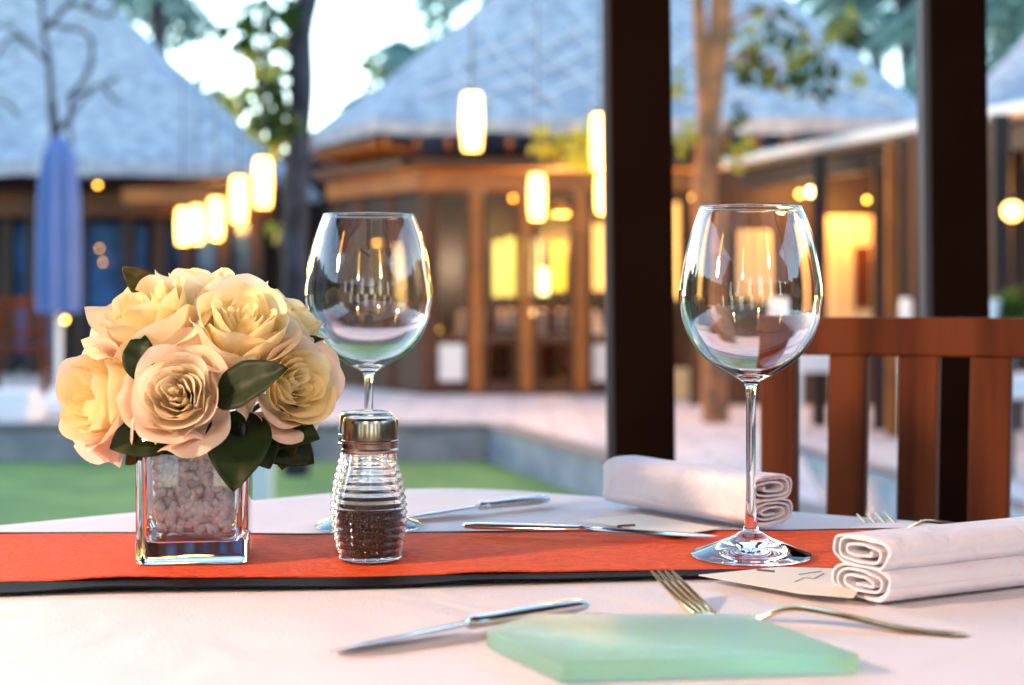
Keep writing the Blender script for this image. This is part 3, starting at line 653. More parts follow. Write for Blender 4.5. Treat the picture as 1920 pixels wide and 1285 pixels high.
cu = Vector((.9025, -.43, 0)); cn = Vector((.43, .9025, 0)); c0 = Vector((.229, 1.42, 0))
def cbox(t0, t1, z0, z1, th, off=0, bow=.0, leanx=0):
    q = MB(); rings = []; n = 10
    for i in range(n+1):
        t = t0+(t1-t0)*i/n; w_ = .026*math.sin(math.pi*max(0, min(1, t/.46)))*bow
        p = c0+cu*t+cn*(off+w_); rings.append([p+Vector((0, 0, z0)), p+Vector((0, 0, z1)), p+cn*th+Vector((0, 0, z1)), p+cn*th+Vector((0, 0, z0))])
    return q.loft(rings)
def addc(q, name): return rel(q.build(name, M_wood, smooth=True, bevel=.0025, angle=30), ch)
addc(cbox(-.002, .462, .858, .893, .024, bow=1), 'top_rail'); addc(cbox(.01, .45, .50, .54, .022, bow=1), 'lower_rail')
for i, t in enumerate((.0605, .1225, .1845, .2465, .3085, .3705)):
    q = MB(); w_ = .026*math.sin(math.pi*((t+.017)/.46)); rings = []
    for z, sh in ((.539, -.006), (.7, -.003), (.859, 0)):
        p = c0+cu*(t+sh)+cn*(w_+.002); rings.append([p+Vector((0, 0, z)), p+cu*.035+Vector((0, 0, z)), p+cu*.035+cn*.017+Vector((0, 0, z)), p+cn*.017+Vector((0, 0, z))])
    q.loft(rings); addc(q, 'slat')
for t in (0.0, .427):
    q = MB(); rings = []
    for z, o_ in ((0, .05), (.3, .01), (.45, 0), (.8575, .001)):
        p = c0+cu*t+cn*o_; rings.append([p+Vector((0, 0, z)), p+cu*.032+Vector((0, 0, z)), p+cu*.032+cn*.022+Vector((0, 0, z)), p+cn*.022+Vector((0, 0, z))])
    q.loft(rings); addc(q, 'leg')
for t in (0.0, .427): q = MB(); p = c0+cu*(t+.016)-cn*.40; q.box((p.x, p.y, .21), (.034, .034, .42), Matrix.Rotation(R(-25.5), 3, 'Z')); addc(q, 'leg')
q = MB(); p = c0+cu*.23-cn*.20; q.box((p.x, p.y, .438), (.46, .43, .03), Matrix.Rotation(R(-25.5), 3, 'Z')); addc(q, 'seat')

# ------------------------------------------------------------ table, cloth, runner
tpoly = [Vector((-.075, 1.325)), Vector((-.715, .80)), Vector((.0, .17)), Vector((.72, .855))]
def rounded(poly, rad, n=8):
    out = []; N = len(poly)
    for i in range(N):
        p = poly[i]; a = (poly[i-1]-p).normalized(); c = (poly[(i+1) % N]-p).normalized()
        s = p+a*rad; e = p+c*rad
        for k in range(n+1):
            t = k/n; out.append(s*(1-t)**2+p*2*t*(1-t)+e*t*t)
    return out
tc_ = Vector((0, .78))
loop = rounded(tpoly, .11)
tb = empty('dining_table', (tc_.x, tc_.y, 0), 'square wooden table hidden under the white tablecloth in front', 'table')
q = MB(); lin = [tc_+(p-tc_)*.985 for p in loop]
q.loft([[(p.x, p.y, .715) for p in lin], [(p.x, p.y, .746) for p in lin]]); rel(q.build('tabletop', M_brown, smooth=False), tb)
for p in tpoly:
    v = tc_+(p-tc_)*.82; q = MB(); q.box((v.x, v.y, .358), (.055, .055, .714)); rel(q.build('leg', M_brown, smooth=False), tb)
q = MB(); rings = []; nl = len(loop)
def und(x, y): return .0013*noise.noise(Vector((x*4, y*5, 1)))+.0006*noise.noise(Vector((x*13, y*8, 3)))
for s in [0.02]+[k/26 for k in range(1, 27)]:
    rings.append([(tc_.x+(p.x-tc_.x)*s, tc_.y+(p.y-tc_.y)*s, TZ+und(tc_.x+(p.x-tc_.x)*s, tc_.y+(p.y-tc_.y)*s)) for p in loop])
for k, (dz, o_) in enumerate(((.001, .0035), (.006, .007), (.04, .012), (.12, .018), (.25, .026))):
    rings.append([(tc_.x+(p.x-tc_.x)*(1+o_+dz*.06*math.sin(j*1.1)), tc_.y+(p.y-tc_.y)*(1+o_+dz*.06*math.sin(j*1.1)), TZ-dz) for j, p in enumerate(loop)])
q.loft(rings, cap=False); q.f.append(tuple(reversed(range(nl))))
tag(q.build('tablecloth', M_cloth, angle=80), 'white linen tablecloth with rounded far corner covering the table', 'tablecloth')
# runner
rn = empty('table_runner', (0, .95, TZ), 'red cloth table runner with black edging laid across the white tablecloth', 'table runner')
def yf(x): return 1.043+.02*x+.004*math.sin(x*9)+.003*math.sin(x*23+1)+(-.012 if False else 0)
def yn(x): return .890+.095*x+.003*math.sin(x*19)
def rz(x, y): return TZ+.0026+.0007*noise.noise(Vector((x*10, y*14, 5)))
def strip(y0f, y1f, zoff, nx=160, ny=18, rip=False, th=.0009):
    q = MB(); rings = []
    for i in range(nx+1):
        x = -.60+1.2*i/nx; top = []; bot = []
        for j in range(ny+1):
            t = j/ny; y = y0f(x)*(1-t)+y1f(x)*t; z = rz(x, y)+zoff
            if rip: z += .0022*math.exp(-((x+.225)/.035)**2)*(1-t)+.0016*math.exp(-((x+.02)/.03)**2)*(1-t)+.0012*(1-t)*(.5+.5*math.sin(x*31))
            else:
                f = max(0, 1-t*4); z += (.0022*math.exp(-((x+.225)/.035)**2)+.0016*math.exp(-((x+.02)/.03)**2)+.0012*(.5+.5*math.sin(x*31)))*f
            top.append(Vector((x, y, z)))
        bot = [Vector((v.x, v.y, v.z-th)) for v in reversed(top)]
        rings.append(top+bot)
    q.loft(rings); return q
rel(strip(lambda x: yn(x), lambda x: yf(x), 0).build('panel', M_red), rn)
q = strip(lambda x: yn(x)-.028+.03*(x+.1), lambda x: yn(x)-.0003, 0.0, ny=4, rip=False); rel(q.build('edging', M_black), rn)
q = strip(lambda x: yf(x)+.0003, lambda x: yf(x)+.012, -.0008, ny=3, rip=False); rel(q.build('edging', M_black), rn)
RZ = TZ+.0034

# ------------------------------------------------------------ wine glasses
GS = 1/2988.
GP = [(0, 1036), (70, 1039), (102, 1044.5), (106, 1045), (111, 1044), (112.5, 1042), (110, 1038.5), (85, 1029), (55, 1017), (34, 1008), (22, 1000), (15.5, 996), (12, 980), (10, 955), (9, 900), (8.8, 820), (9.0, 760), (9.8, 735), (12, 724), (19, 716),
      (38, 706), (64, 691), (90, 671), (112, 642), (127, 606), (134, 568), (133.5, 540), (129, 510), (121, 470), (109, 428), (95.5, 391), (94.8, 389), (93.6, 389.5)]
GIN = [(93.2, 391), (106.8, 428), (118.8, 470), (126.8, 510), (131.3, 540), (131.8, 568), (124.7, 606), (109.5, 640), (87, 668), (60, 687), (34, 699), (14, 704.5), (0, 706)]
def cr(pts, n=5):
    v = smoothpath([Vector((a, b_, 0)) for a, b_ in pts], n); return [(max(0, p.x), p.y) for p in v]
def wine_glass(loc, label):
    t = empty('wine_glass', loc, label, 'wine glass', 'large clear wine glasses')
    prof = [(r*GS, (1045-y)*GS) for r, y in cr(GP[:5], 3)[:-1]+cr(GP[4:31], 5)[:-1]+GP[30:]+[]+cr(GIN, 5)]
    # split at foot/stem and stem/bowl rings (open seams that meet exactly)
    t.scale = (.98, .98, .98) if loc[0] > 0 else (1, 1, 1)
    i1 = next(i for i, (r, z) in enumerate(prof) if z > (1045-985)*GS); i2 = next(i for i, (r, z) in enumerate(prof) if z > (1045-728)*GS)
    MB().lathe(prof[:i1+1], 128).build('foot', M_glass, t, angle=180, recalc=False)
    MB().lathe(prof[i1:i2+1], 128).build('stem', M_glass, t, angle=180, recalc=False)
    MB().lathe(prof[i2:], 128).build('bowl', M_glass, t, angle=180, recalc=False)
    return t
wine_glass((.1467, .9435, RZ), 'right wine glass standing on the red runner, stem fully in view')
wine_glass((-.1005, 1.078, TZ+.001), 'left wine glass standing behind the pepper shaker')

# ------------------------------------------------------------ shakers
def shaker(loc, label, fill, fillname, fz):
    t = empty('glass_shaker', loc, label, 'shaker', 'ribbed glass shakers with steel caps')
    k = 1/3012.; H = lambda y: (1055-y)*k
    env_y = [1055, 1040, 1010, 980, 950, 920, 900, 880, 865, 850, 842]; env_r = [57, 60, 66, 69, 68, 64, 59.5, 54, 50.5, 49, 48]
    prof = [(0, 0), (50*k, 0), (55*k, .0006)]
    y = 1052
    while y > 842:
        r = interp(list(reversed(env_y)), list(reversed(env_r)), y)
        if y > 868: r += 1.5*math.sin((1052-y)/14.*2*math.pi)**3*.9+.6*math.sin((1052-y)/14.*2*math.pi)
        prof.append((r*k, H(y))); y -= 1.4
    prof.append((48*k, H(842)))
    inn = []
    for y in range(842, 1046, 4):
        r = interp(list(reversed(env_y)), list(reversed(env_r)), y)-5.5; inn.append((r*k, H(y)))
    inn += [(44*k, H(1047)), (0, H(1048))]
    t.scale = (.965, .965, .965)
    MB().lathe(prof+inn, 72).build('jar', M_jar, t, angle=70)
    fi = [(0, H(1046.5))]+[((interp(list(reversed(env_y)), list(reversed(env_r)), y)-6.3)*k, H(y)) for y in range(1044, fz, -6)]
    top = fi[-1]; fi += [(top[0]*.9, top[1]+.0006), (top[0]*.5, top[1]+.0001), (0, top[1]+.0008)]
    MB().lathe(fi, 48).build(fillname, fill, t, angle=70)
    cp = [(46*k, H(851)), (54.5*k, H(851)), (55.5*k, H(848)), (55.5*k, H(845)), (54*k, H(842)), (54*k, H(833)), (55*k, H(831)), (55*k, H(828)), (53.6*k, H(826)), (53.2*k, H(796)), (51.5*k, H(789)), (47*k, H(785)), (38*k, H(783)), (0, H(782.5))]
    MB().lathe(cp, 72).build('cap', M_cap, t, angle=25)
    q = MB()
    for a in range(6): q.lathe([(0, 0), (.0009, 0), (.0009, .0002), (0, .0003)], 8, (math.cos(a*1.047)*.006, math.sin(a*1.047)*.006, H(782.9)))
    q.build('holes', M_wire, t)
    return t
shaker((-.0859, .931, RZ), 'ribbed glass pepper shaker half full of dark pepper in front of the left wine glass', M_pepper, 'pepper', 952)
shaker((-.0925, .972, RZ), 'ribbed glass salt shaker mostly hidden behind the pepper shaker', M_salt, 'salt', 925)

# ------------------------------------------------------------ vase
VX, VY = -.1945, .946; VW = .0330
vs = empty('glass_vase', (VX, VY, RZ), 'small square clear glass vase filled with pinkish pebbles under the roses', 'vase')
vs.rotation_euler = (0, 0, R(6.9))
q = MB()
def sq(h, z, rr=.004, n=4):
    out = []
    for cx, cy, a0 in ((1, 1, 0), (-1, 1, 90), (-1, -1, 180), (1, -1, 270)):
        for k in range(n+1):
            a = R(a0+90*k/n); out.append(Vector((cx*(h-rr)+math.cos(a)*rr, cy*(h-rr)+math.sin(a)*rr, z)))
    return out
q.loft([sq(VW-.003, 0), sq(VW-.0008, .0008), sq(VW, .003), sq(VW, .0825), sq(VW-.0008, .0838), sq(VW-.0028, .0838), sq(VW-.0036, .0828), sq(VW-.0038, .06), sq(VW-.0042, .018), sq(VW-.0065, .0135), sq(VW-.012, .0125)], cap=True)
q.build('vessel', M_vase, vs, angle=40)
# pebble fill, one countless mass
q = MB(); random.seed(11)
for k in range(620):
    z = random.uniform(.0165, .080); hw = (.0215+(.0045)*(z/.08)) - .003
    side = random.randrange(5)
    u_ = random.uniform(-1, 1)
    if side < 2: x, y = u_*hw, -hw
    elif side == 2: x, y = -hw, u_*hw
    elif side == 3: x, y = hw, u_*hw
    else: x, y = u_*hw, hw
    r = random.uniform(.0026, .0046)
    rot = Matrix.Rotation(random.uniform(0, 6), 3, 'X') @ Matrix.Rotation(random.uniform(0, 6), 3, 'Y')
    q.sphere((x, y, max(z, .0175)), r, 5, (1, .8, .7), rot)
q.loft([sq(.016, .016, .004), sq(.019, .018), sq(.0215, .08)])
pbl = q.build('pebbles', M_peb, vs, angle=80); pbl['kind'] = 'stuff'

# ------------------------------------------------------------ roses
def petal_mat(name, c_in, c_out):
    m = bpy.data.materials.new(name); m.use_nodes = True; t = m.node_tree; b = t.nodes['Principled BSDF']
    tc = t.nodes.new('ShaderNodeTexCoord'); n = t.nodes.new('ShaderNodeTexNoise'); n.inputs['Scale'].default_value = 45; n.inputs['Detail'].default_value = 3
    r = t.nodes.new('ShaderNodeValToRGB'); r.color_ramp.elements[0].position = .38; r.color_ramp.elements[1].position = .62
    r.color_ramp.elements[0].color = (*c_in, 1); r.color_ramp.elements[1].color = (*c_out, 1)
    t.links.new(tc.outputs['Object'], n.inputs[0]); t.links.new(n.outputs[0], r.inputs[0]); t.links.new(r.outputs[0], b.inputs['Base Color'])
    b.inputs['Roughness'].default_value = .6; b.inputs['Specular IOR Level'].default_value = .25
    n2 = t.nodes.new('ShaderNodeTexWave'); n2.inputs['Scale'].default_value = 130; n2.inputs['Distortion'].default_value = 9; bp = t.nodes.new('ShaderNodeBump'); bp.inputs['Strength'].default_value = .12; bp.inputs['Distance'].default_value = .0005
    t.links.new(tc.outputs['Object'], n2.inputs[0]); t.links.new(n2.outputs[0], bp.inputs['Height']); t.links.new(bp.outputs[0], b.inputs['Normal'])
    tl = t.nodes.new('ShaderNodeBsdfTranslucent'); t.links.new(r.outputs[0], tl.inputs[0]); mx = t.nodes.new('ShaderNodeMixShader'); mx.inputs[0].default_value = .42
    t.links.new(b.outputs[0], mx.inputs[1]); t.links.new(tl.outputs[0], mx.inputs[2]); t.links.new(mx.outputs[0], t.nodes['Material Output'].inputs[0]); return m
MP = petal_mat('cream_petal', (.95, .81, .44), (.95, .86, .58)); MPink = petal_mat('blush_petal', (.93, .70, .54), (.93, .80, .66)); MPo = petal_mat('pale_petal', (.93, .80, .58), (.93, .85, .68))
M_leaf = leafmat('rose_leaf', (.008, .018, .006), (.014, .030, .008), .08, .5, 40.); M_leafb = leafmat('brown_rose_leaf', (.10, .07, .012), (.05, .045, .012), .25, .4, 40.)
M_stem = mat('rose_stem', (.05, .09, .02), .6)
def petal(b, th, hw, r0, r1, h, curl, rnd, point=.0, zb=0., nu=14, nv=12, tiltx=0., flare=0., ruf=0.):
    base = len(b.v); wob = rnd.uniform(0, 6); s1 = rnd.uniform(-.12, .12)
    for i in range(nv+1):
        v = i/nv
        for j in range(nu+1):
            u_ = -1+2*j/nu
            edge = 1-.42*abs(u_)**2.6*(1 if v > 0 else 1)
            vv = v*edge
            wid = hw*(math.sin(math.pi*min(.5, .13+vv*.62)))
            a = th+u_*wid+s1*v
            rad = r0+(r1-r0)*math.sin(min(1, vv*1.25)*math.pi/2)**.8
            z = zb+h*(vv**1.15)
            # edge curls outward and down
            c = max(0, (vv-.62)/.38); rad += curl*c*c*(1+.25*math.sin(u_*3+wob)); z -= curl*.75*c**2.6
            z += point*max(0, 1-abs(u_)*2.2)*c
            # side edges roll out
            se = max(0, abs(u_)-.7)/.3; rad += flare*se*se*v
            rad += .0009*math.sin(u_*5+wob+v*3)*v*(1+curl*60)
            z += .0006*math.sin(u_*8+wob)*c
            rad += ruf*.0016*c*noise.noise(Vector((u_*2.2, wob, v)))+.0008*noise.noise(Vector((u_*1.5+wob, v*2, th)))*v*2; z += ruf*.0022*c*noise.noise(Vector((u_*2.0+7, wob, v)))
            b.v.append(Vector((math.cos(a)*rad, math.sin(a)*rad, z)))
    for i in range(nv):
        for j in range(nu): s = base+i*(nu+1)+j; b.f.append((s, s+1, s+nu+2, s+nu+1))
def leaf_obj(parent, base, tip, wd, m, bend=.15, up=None):
    base = Vector(base); tip = Vector(tip); d = tip-base; L = d.length; d.normalize(); up = Vector(up or (0, -1, .3)).normalized()
    s = d.cross(up).normalized(); n = s.cross(d).normalized(); q = MB(); NU = 8; NV = 14
    for i in range(NV+1):
        v = i/NV; ww = wd*.5*(math.sin(math.pi*v**.85)**.75)*(1-.15*v) if 0 < v < 1 else .0002
        for j in range(NU+1):
            u_ = -1+2*j/NU
            q.v.append(base+d*L*v+s*u_*ww+n*(-(bend*L)*(v-.5)**2*1.6+abs(u_)*ww*.28+.0006*math.sin(v*20+u_*3)))
    for i in range(NV):
        for j in range(NU): k = i*(NU+1)+j; q.f.append((k, k+1, k+NU+2, k+NU+1))
    o = q.build('leaf', m, smooth=True, angle=60, solid=.0004); rel(o, parent); return o
def rose(center, axis, R0, seed, label, spin=0, openness=1., mats=(None, None), squash=1.):
    rnd = random.Random(seed); axis = Vector(axis).normalized(); center = Vector(center)
    t = empty('rose', center-axis*R0*.5, label, 'rose', 'cream roses in the square vase')
    rot = axis.to_track_quat('Z', 'Y').to_matrix() @ Matrix.Rotation(spin, 3, 'Z')
    org = center-axis*R0*.55
    def place(b, name, m):
        for v in b.v: v[:] = org+rot @ v
        return rel(b.build(name, m, angle=180), t)
    h = R0*1.18
    # tight spiral heart
    b = MB(); g = 0.
    for k in range(13):
        r = R0*(.035+.034*k); hh = h*(.90+.008*k)
        petal(b, g, 1.35-.03*k, r*.6, r*1.05, hh, R0*.03+.004*R0*k, rnd, zb=.0, nu=14, nv=10, flare=R0*.04, point=R0*.03*rnd.random()); g += 2.15+rnd.uniform(-.2, .2)
    place(b, 'rose_heart', mats[0] or MP)
    # middle petals, wrapping widely and opening
    cf = rnd.uniform(.45, .85)
    for k in range(7):
        r = R0*(.46+.042*k); b = MB()
        petal(b, g, 1.28-.03*k, R0*.20, r, h*(1.0-.010*k), R0*(.07+.020*k)*cf, rnd, point=R0*.09*rnd.random(), flare=R0*.10, nu=20, nv=14, ruf=.5); g += 2.4+rnd.uniform(-.3, .3)
        place(b, 'petal', mats[0] or MP)
    # outer petals, rolled back at the rim
    for k in range(7):
        r = R0*(.76+.036*k)*openness; b = MB()
        petal(b, g, 1.12-.03*k, R0*.30, r, h*(.93-.075*k), R0*(.17+.050*k)*cf, rnd, point=R0*(.04+.22*rnd.random()), flare=R0*.20, zb=-R0*.02*k, nu=22, nv=16, ruf=1.3); g += 2.4+rnd.uniform(-.35, .35)
        place(b, 'petal', mats[1] or MPo)
    # calyx and stem into the vase
    b = MB(); b.sphere(org-axis*R0*.02, R0*.24, 8); e = Vector((VX+rnd.uniform(-.01, .01), VY+rnd.uniform(-.01, .01), RZ+.06))
    p1 = org-axis*R0*.15
    b.tube(smoothpath([p1, p1-axis*.012+Vector((0, 0, -.006)), e], 6), .0016, 6); rel(b.build('stem', M_stem), t)
    return t
RA = rose(P(335, 742, .905), (.02, -.93, .22), .0305, 1, 'front rose with a pinkish spiral heart facing the camera above the vase', .4, mats=(MPo, MPink))
RB = rose(P(198, 748, .930), (-.62, -.66, .12), .0345, 2, 'leftmost rose, golden and hanging over the left side of the vase', 1.2, 1.05, mats=(MP, MPink))
RC = rose(P(286, 606, .945), (-.35, -.45, .80), .036, 3, 'upper left rose glowing yellow behind the front rose', 2.2, 1.05)
RD = rose(P(452, 622, .935), (.18, -.60, .72), .036, 4, 'upper right rose in front with an open heart, above the dark leaf', .7, 1.0)
RE = rose(P(370, 568, .985), (.0, -.12, 1), .036, 5, 'topmost rose at the back with a pale pointed petal', 2.8, 1.1)
RF = rose(P(530, 615, .992), (.55, -.05, .75), .030, 6, 'back right rose beside the left wine glass bowl', 1.1, 1.05)
RG = rose(P(548, 722, .935), (.55, -.76, .12), .0295, 8, 'rightmost rose low beside the pepper shaker with a ruffled face', .9, 1.05, mats=(MP, MPink))
RH = rose(P(250, 640, .985), (-.7, .2, .6), .031, 9, 'back left rose mostly hidden behind the two left roses', .2)
L = leaf_obj
L(RC, P(262, 715, .905), P(262, 620, .915), .021, M_leaf)
L(RD, P(398, 752, .905), P(536, 688, .885), .030, M_leaf, .1, (0, -.9, .5))
L(RA, P(455, 765, .93), P(437, 918, .895), .042, M_leaf, .1, (.1, -1, .1)); L(RA, P(372, 790, .94), P(430, 880, .93), .036, M_leaf, .1)
L(RG, P(500, 790, .95), P(594, 820, .93), .030, M_leaf, .2); L(RG, P(470, 785, .955), P(588, 868, .95), .036, M_leaf, .15); L(RG, P(540, 800, .95), P(528, 882, .95), .018, M_leafb); L(RG, P(470, 790, .94), P(505, 878, .93), .030, M_leaf)
L(RB, P(330, 795, .92), P(206, 838, .905), .034, M_leaf, .2); L(RB, P(300, 815, .925), P(232, 872, .93), .016, M_leafb, .2); L(RA, P(260, 780, .93), P(345, 850, .91), .028, M_leaf)
pass
L(RE, P(310, 570, .96), P(230, 500, .955), .020, M_leafb, .2); L(RF, P(505, 600, .97), P(476, 546, .965), .010, M_leaf); L(RF, P(505, 660, .95), P(606, 633, .955), .014, M_leaf, .1, (0, -.7, .7))

# ------------------------------------------------------------ cutlery
def bladed(pts, ws, ths, up=(0, 0, 1), n=12):
    """lens-section sweep: pts centre line, ws full widths, ths thicknesses"""
    rings = []; pts = [Vector(p) for p in pts]
    for i, p in enumerate(pts):
        d = (pts[min(i+1, len(pts)-1)]-pts[max(i-1, 0)]).normalized(); s = d.cross(Vector(up)).normalized(); u_ = s.cross(d)
        rings.append([p+s*math.cos(a)*ws[i]/2+u_*math.sin(a)*ths[i]/2 for a in [2*math.pi*k/n for k in range(n)]])
    return rings
def knife(tip, end, label, z0=TZ, roll=0., sc=1.):
    tip = Vector(tip); end = Vector(end); t = empty('table_knife', (end.x, end.y, z0), label, 'knife', 'steel table knives'); d = tip-end; Ln = d.length
    def cen(s, z): p = end+d*s; return Vector((p.x, p.y, z0+z))
    up = Matrix.Rotation(roll, 3, d.normalized()) @ Vector((0, 0, 1))
    S = [0, .01, .06, .25, .40, .455, .475, .49]; W_ = [.003, .012, .0145, .013, .011, .010, .0085, .007]; Th = [.003, .006, .008, .0075, .0065, .0065, .007, .005]
    W_ = [a*sc for a in W_]; Th = [a*sc for a in Th]; q = MB(); q.loft(bladed([cen(s, .0045) for s in S], W_, Th, up, 16)); rel(q.build('handle', M_steel), t)
    S = [.488, .505, .53, .60, .75, .88, .95, .985, 1.0]; W_ = [.007, .011, .018, .0205, .021, .0195, .015, .008, .001]; Th = [.0045, .0032, .0028, .0026, .0024, .002, .0016, .001, .0005]
    W_ = [a*sc for a in W_]; Th = [a*sc for a in Th]; q = MB(); q.loft(bladed([cen(s, .0045-.0025*max(0, s-.49)/.5) for s in S], W_, Th, up, 16)); rel(q.build('blade', M_steel), t)
knife(T(618, 1233), T(1096, 1154), 'steel knife in front, lying left of the green glass plate', TZ+.001, R(14))
knife(T(752, 980), T(1026, 949), 'steel knife lying at the far edge of the white tablecloth', TZ+.001, R(14))
knife(T(1345, 1024), T(868, 1010), 'steel knife lying low along the far edge of the red runner', RZ+.001, R(4), .6)
def fork(path, label, tines_dir, spread=.0055):
    """path: handle end -> neck -> head root -> tine tips"""
    pts = smoothpath(path, 6); n = len(pts); t = empty('table_fork', Vector((path[0].x, path[0].y, TZ)), label, 'fork', 'steel dinner forks')
    hp = pts[:-9]; m_ = len(hp)
    ws = [interp([0, .05, .35, .7, .85, 1], [.006, .013, .011, .006, .007, .016], i/(m_-1)) for i in range(m_)]
    th = [interp([0, .4, .8, 1], [.002, .0028, .0038, .0018], i/(m_-1)) for i in range(m_)]
    q = MB(); q.loft(bladed(hp, ws, th)); rel(q.build('handle', M_fork), t)
    root = hp[-2:]+pts[-9:]; root = root[1:]
    sd = Vector(tines_dir).normalized()
    for k in range(4):
        o_ = (k-1.5)*spread; q = MB()
        pp = [p+sd*o_*interp([0, .3, 1], [.8, 1, 1.0], i/(len(root)-1)) for i, p in enumerate(root)]
        q.tube(pp, [interp([0, .7, 1], [.0016, .0013, .0004], i/(len(root)-1)) for i in range(len(root))], 8); rel(q.build('tine', M_fork), t)
def W(px, py, Y): return P(px, py, Y)
fork([W(1812, 1192, .737), W(1700, 1180, .747), W(1560, 1150, .760), W(1480, 1141, .768), W(1415, 1160, .776), W(1340, 1160, .786), W(1300, 1132, .80), W(1240, 1070, .825)],
     'steel fork beside the green glass plate with its tines tipped up', (.9, .45, -.05), .0042)
fork([W(2010, 1000, 1.03), W(1900, 990, 1.05), W(1800, 984, 1.06), W(1735, 978, 1.07), W(1700, 996, 1.08), W(1690, 1004, 1.085), W(1666, 996, 1.095), W(1632, 962, 1.12)],
     'steel fork behind the front napkin with dark tines standing up', (1, .1, .06), .0068)
# ------------------------------------------------------------ green glass plate
pl = [Vector((-.0125, .712)), Vector((.010, .748)), Vector((.115, .747)), Vector((.1505, .662)), Vector((.0195, .647))]
pr = rounded(pl, .0035, 4); cp_ = sum(pr, Vector((0, 0)))/len(pr)
q = MB(); rr = []
for s, z in ((.995, 0), (1.0, .0003), (1.002, .004), (1.0, .0074), (.995, .0078)):
    rr.append([(cp_.x+(p.x-cp_.x)*s+.0006*noise.noise(Vector((p.x*60, p.y*60, z*200))), cp_.y+(p.y-cp_.y)*s+.0006*noise.noise(Vector((p.x*60, p.y*60, z*200+9))), TZ+.0012+z) for p in pr])
q.loft(rr)
M_plate.node_tree.nodes['Principled BSDF'].inputs['Specular IOR Level'].default_value = .15
tag(q.build('glass_plate', M_plate, angle=60), 'square frosted sea-green glass side plate at the front of the table', 'plate')

# ------------------------------------------------------------ cards
def card(pts, label, z, marks):
    t = empty('paper_card', (pts[0][0], pts[0][1], z), label, 'card', 'cream paper cards tucked under the napkins')
    q = MB(); q.loft([[(x, y, z) for x, y in pts], [(x, y, z+.0005) for x, y in pts]]); rel(q.build('sheet', M_paper, smooth=False), t)
    for mk in marks:
        b = MB(); b.tube([(x, y, z+.0007) for x, y in mk[0]], mk[1], 5); rel(b.build('print', M_ink, smooth=False), t)
def g2(px, py): v = G(px, py, RZ+.002); return (v.x, v.y)
card([g2(1310, 1078), g2(1460, 1063), g2(1640, 1068), g2(1600, 1120), g2(1500, 1112)], 'cream paper card under the front napkin, beside the wine glass foot', RZ+.0015,
     [([g2(1420, 1070), g2(1452, 1073)], .0009), ([g2(1490, 1092), g2(1508, 1084), g2(1526, 1086), g2(1545, 1076)], .0002), ([g2(1498, 1078), g2(1540, 1072)], .0002)])
card([g2(1082, 975), g2(1200, 964), g2(1352, 990), g2(1266, 1004)], 'cream paper card under the far napkin, lying over the runner edge', RZ+.0015, [([g2(1158, 988), g2(1190, 986)], .0012)])

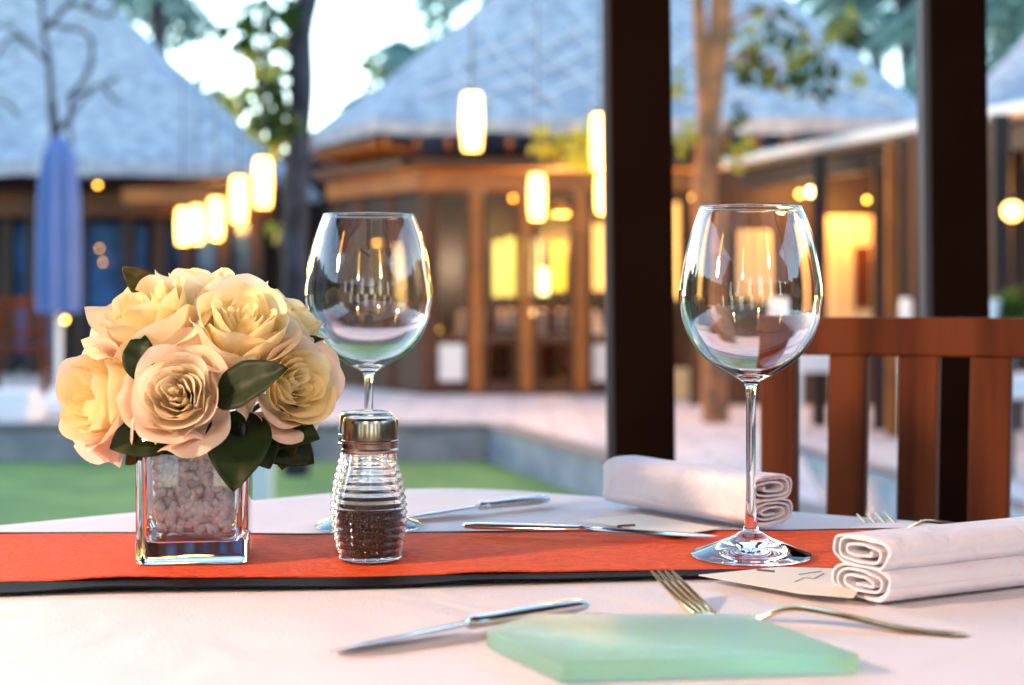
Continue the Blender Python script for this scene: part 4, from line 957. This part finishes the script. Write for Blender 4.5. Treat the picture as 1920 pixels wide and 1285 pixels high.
# ------------------------------------------------------------ napkins
def napkin(A, D, Wd, Hh, Ln, label, flip=1, seed=0, bulge=0., wrap=False):
    """A: bottom centre of the visible end, D: axis direction, two stacked flattened rolls"""
    D = Vector((D[0], D[1], 0)).normalized(); S = Vector((-D.y, D.x, 0)); A = Vector(A); t = empty('rolled_napkin', A, label, 'napkin', 'rolled white cotton napkins')
    def lobe(a, b_, zc, ph, name, turns=2.35, th=-.0013, sgn=1):
        q = MB(); N = 190; prof = []
        for i in range(N+1):
            s = i/N; ang = ph+sgn*s*turns*2*math.pi; sp = max(0, (s*turns-.85)/(turns-.85)); k = 1-.66*sp; kk = 1-.93*sp
            x = math.copysign(abs(math.cos(ang))**.72, math.cos(ang))*a*k
            z = math.copysign(abs(math.sin(ang))**.72, math.sin(ang))*b_*kk
            x *= 1+.07*noise.noise(Vector((math.cos(ang)*1.4, math.sin(ang)*1.4, seed*3.1+zc*200))); z *= 1+.16*noise.noise(Vector((math.cos(ang)*1.2+5, math.sin(ang)*1.2, seed*2.3+zc*150+s*2)))
            prof.append((x, z))
        rings = []
        for m_ in range(15):
            l = Ln*m_/14; e = min(1, min(m_, 14-m_)/1.5); wv = 1+.06*noise.noise(Vector((l*18, zc*90, seed)))
            ring = []; f = (.965+.035*e)*wv
            lift = bulge*math.sin(math.pi*min(1, m_/14))
            outer = []; inner = []
            for i, (x, z) in enumerate(prof):
                p0 = prof[max(i-1, 0)]; p1 = prof[min(i+1, N)]; tx, tz = p1[0]-p0[0], p1[1]-p0[1]; ll = math.hypot(tx, tz) or 1; nx, nz = -tz/ll*sgn, tx/ll*sgn
                base = A+D*(l+.0012*noise.noise(Vector((x*120, z*120, seed)))*(1-e)*2.2)+Vector((0, 0, zc*(1+lift)))
                outer.append(base+S*x*f+Vector((0, 0, z*f*(1+lift)))); inner.append(base+S*(x*f+nx*th)+Vector((0, 0, (z*f+nz*th)*(1+lift))))
            rings.append(outer+list(reversed(inner)))
        q.loft(rings, cap=False)
        n = len(rings[0]); b0_ = 0
        for base in (0, (len(rings)-1)*n):
            for i in range(N): q.f.append((base+i, base+i+1, base+n-2-i, base+n-1-i))
        rel(q.build(name, M_nap, angle=60), t)
    hb = Hh/4
    if wrap:   # the outer layer running over the top, down the near side and under
        q = MB(); N = 60; rings = []; sgn = -flip; R_ = Wd/2
        for m_ in range(15):
            l = Ln*m_/14; out = []; inn = []
            for i in range(N+1):
                g_ = i/N; ang = R(75)+R(210)*g_
                x = math.copysign(abs(math.cos(ang))**.55, math.cos(ang))*(R_+.0016); z = Hh/2+math.copysign(abs(math.sin(ang))**.55, math.sin(ang))*(Hh/2+.0016)
                f_ = 1+.045*noise.noise(Vector((l*20, g_*3, seed)))
                base = A+D*(l-.003)+Vector((0, 0, .0006)); out.append(base+S*(-sgn)*x*f_+Vector((0, 0, max(-.0015, z*f_)))); inn.append(base+S*(-sgn)*x*.955+Vector((0, 0, Hh/2+(z-Hh/2)*.94)))
            rings.append(out+list(reversed(inn)))
        q.loft(rings, cap=False); n = len(rings[0])
        for bb in (0, 14*n):
            for i in range(N): q.f.append((bb+i, bb+i+1, bb+n-2-i, bb+n-1-i))
        rel(q.build('outer_fold', M_nap, angle=60), t)
    lobe(Wd/2, hb*1.02, hb+.0003, R(180) if flip > 0 else R(0), 'fold', 3.3, sgn=1 if flip > 0 else -1)
    lobe(Wd/2*.97, hb*1.0, hb*3+.0008, R(180) if flip > 0 else R(0), 'fold', 3.05, sgn=-1 if flip > 0 else 1)
napkin((.1865, .820, TZ+.0025), (.88, .47), .045, .0315, .21, 'front rolled white napkin at the right edge with its spiral end towards the flowers', 1, 1)
napkin((.179, 1.060, RZ+.0022), (-.60, .80), .043, .032, .155, 'far rolled napkin seen behind the stem of the right wine glass', -1, 4, wrap=True)

for o in bpy.data.objects:
    if o.type == 'MESH' and o.data.materials and o.data.materials[0] in (M_glass, M_vase): o.cycles.is_caustics_caster = True
    if o.type == 'MESH' and o.data.materials and o.data.materials[0] in (M_red, M_cloth, M_peb, M_black): o.cycles.is_caustics_receiver = True
for l in bpy.data.lights:
    if l.name.startswith('lantern_light'): l.cycles.is_caustics_light = True
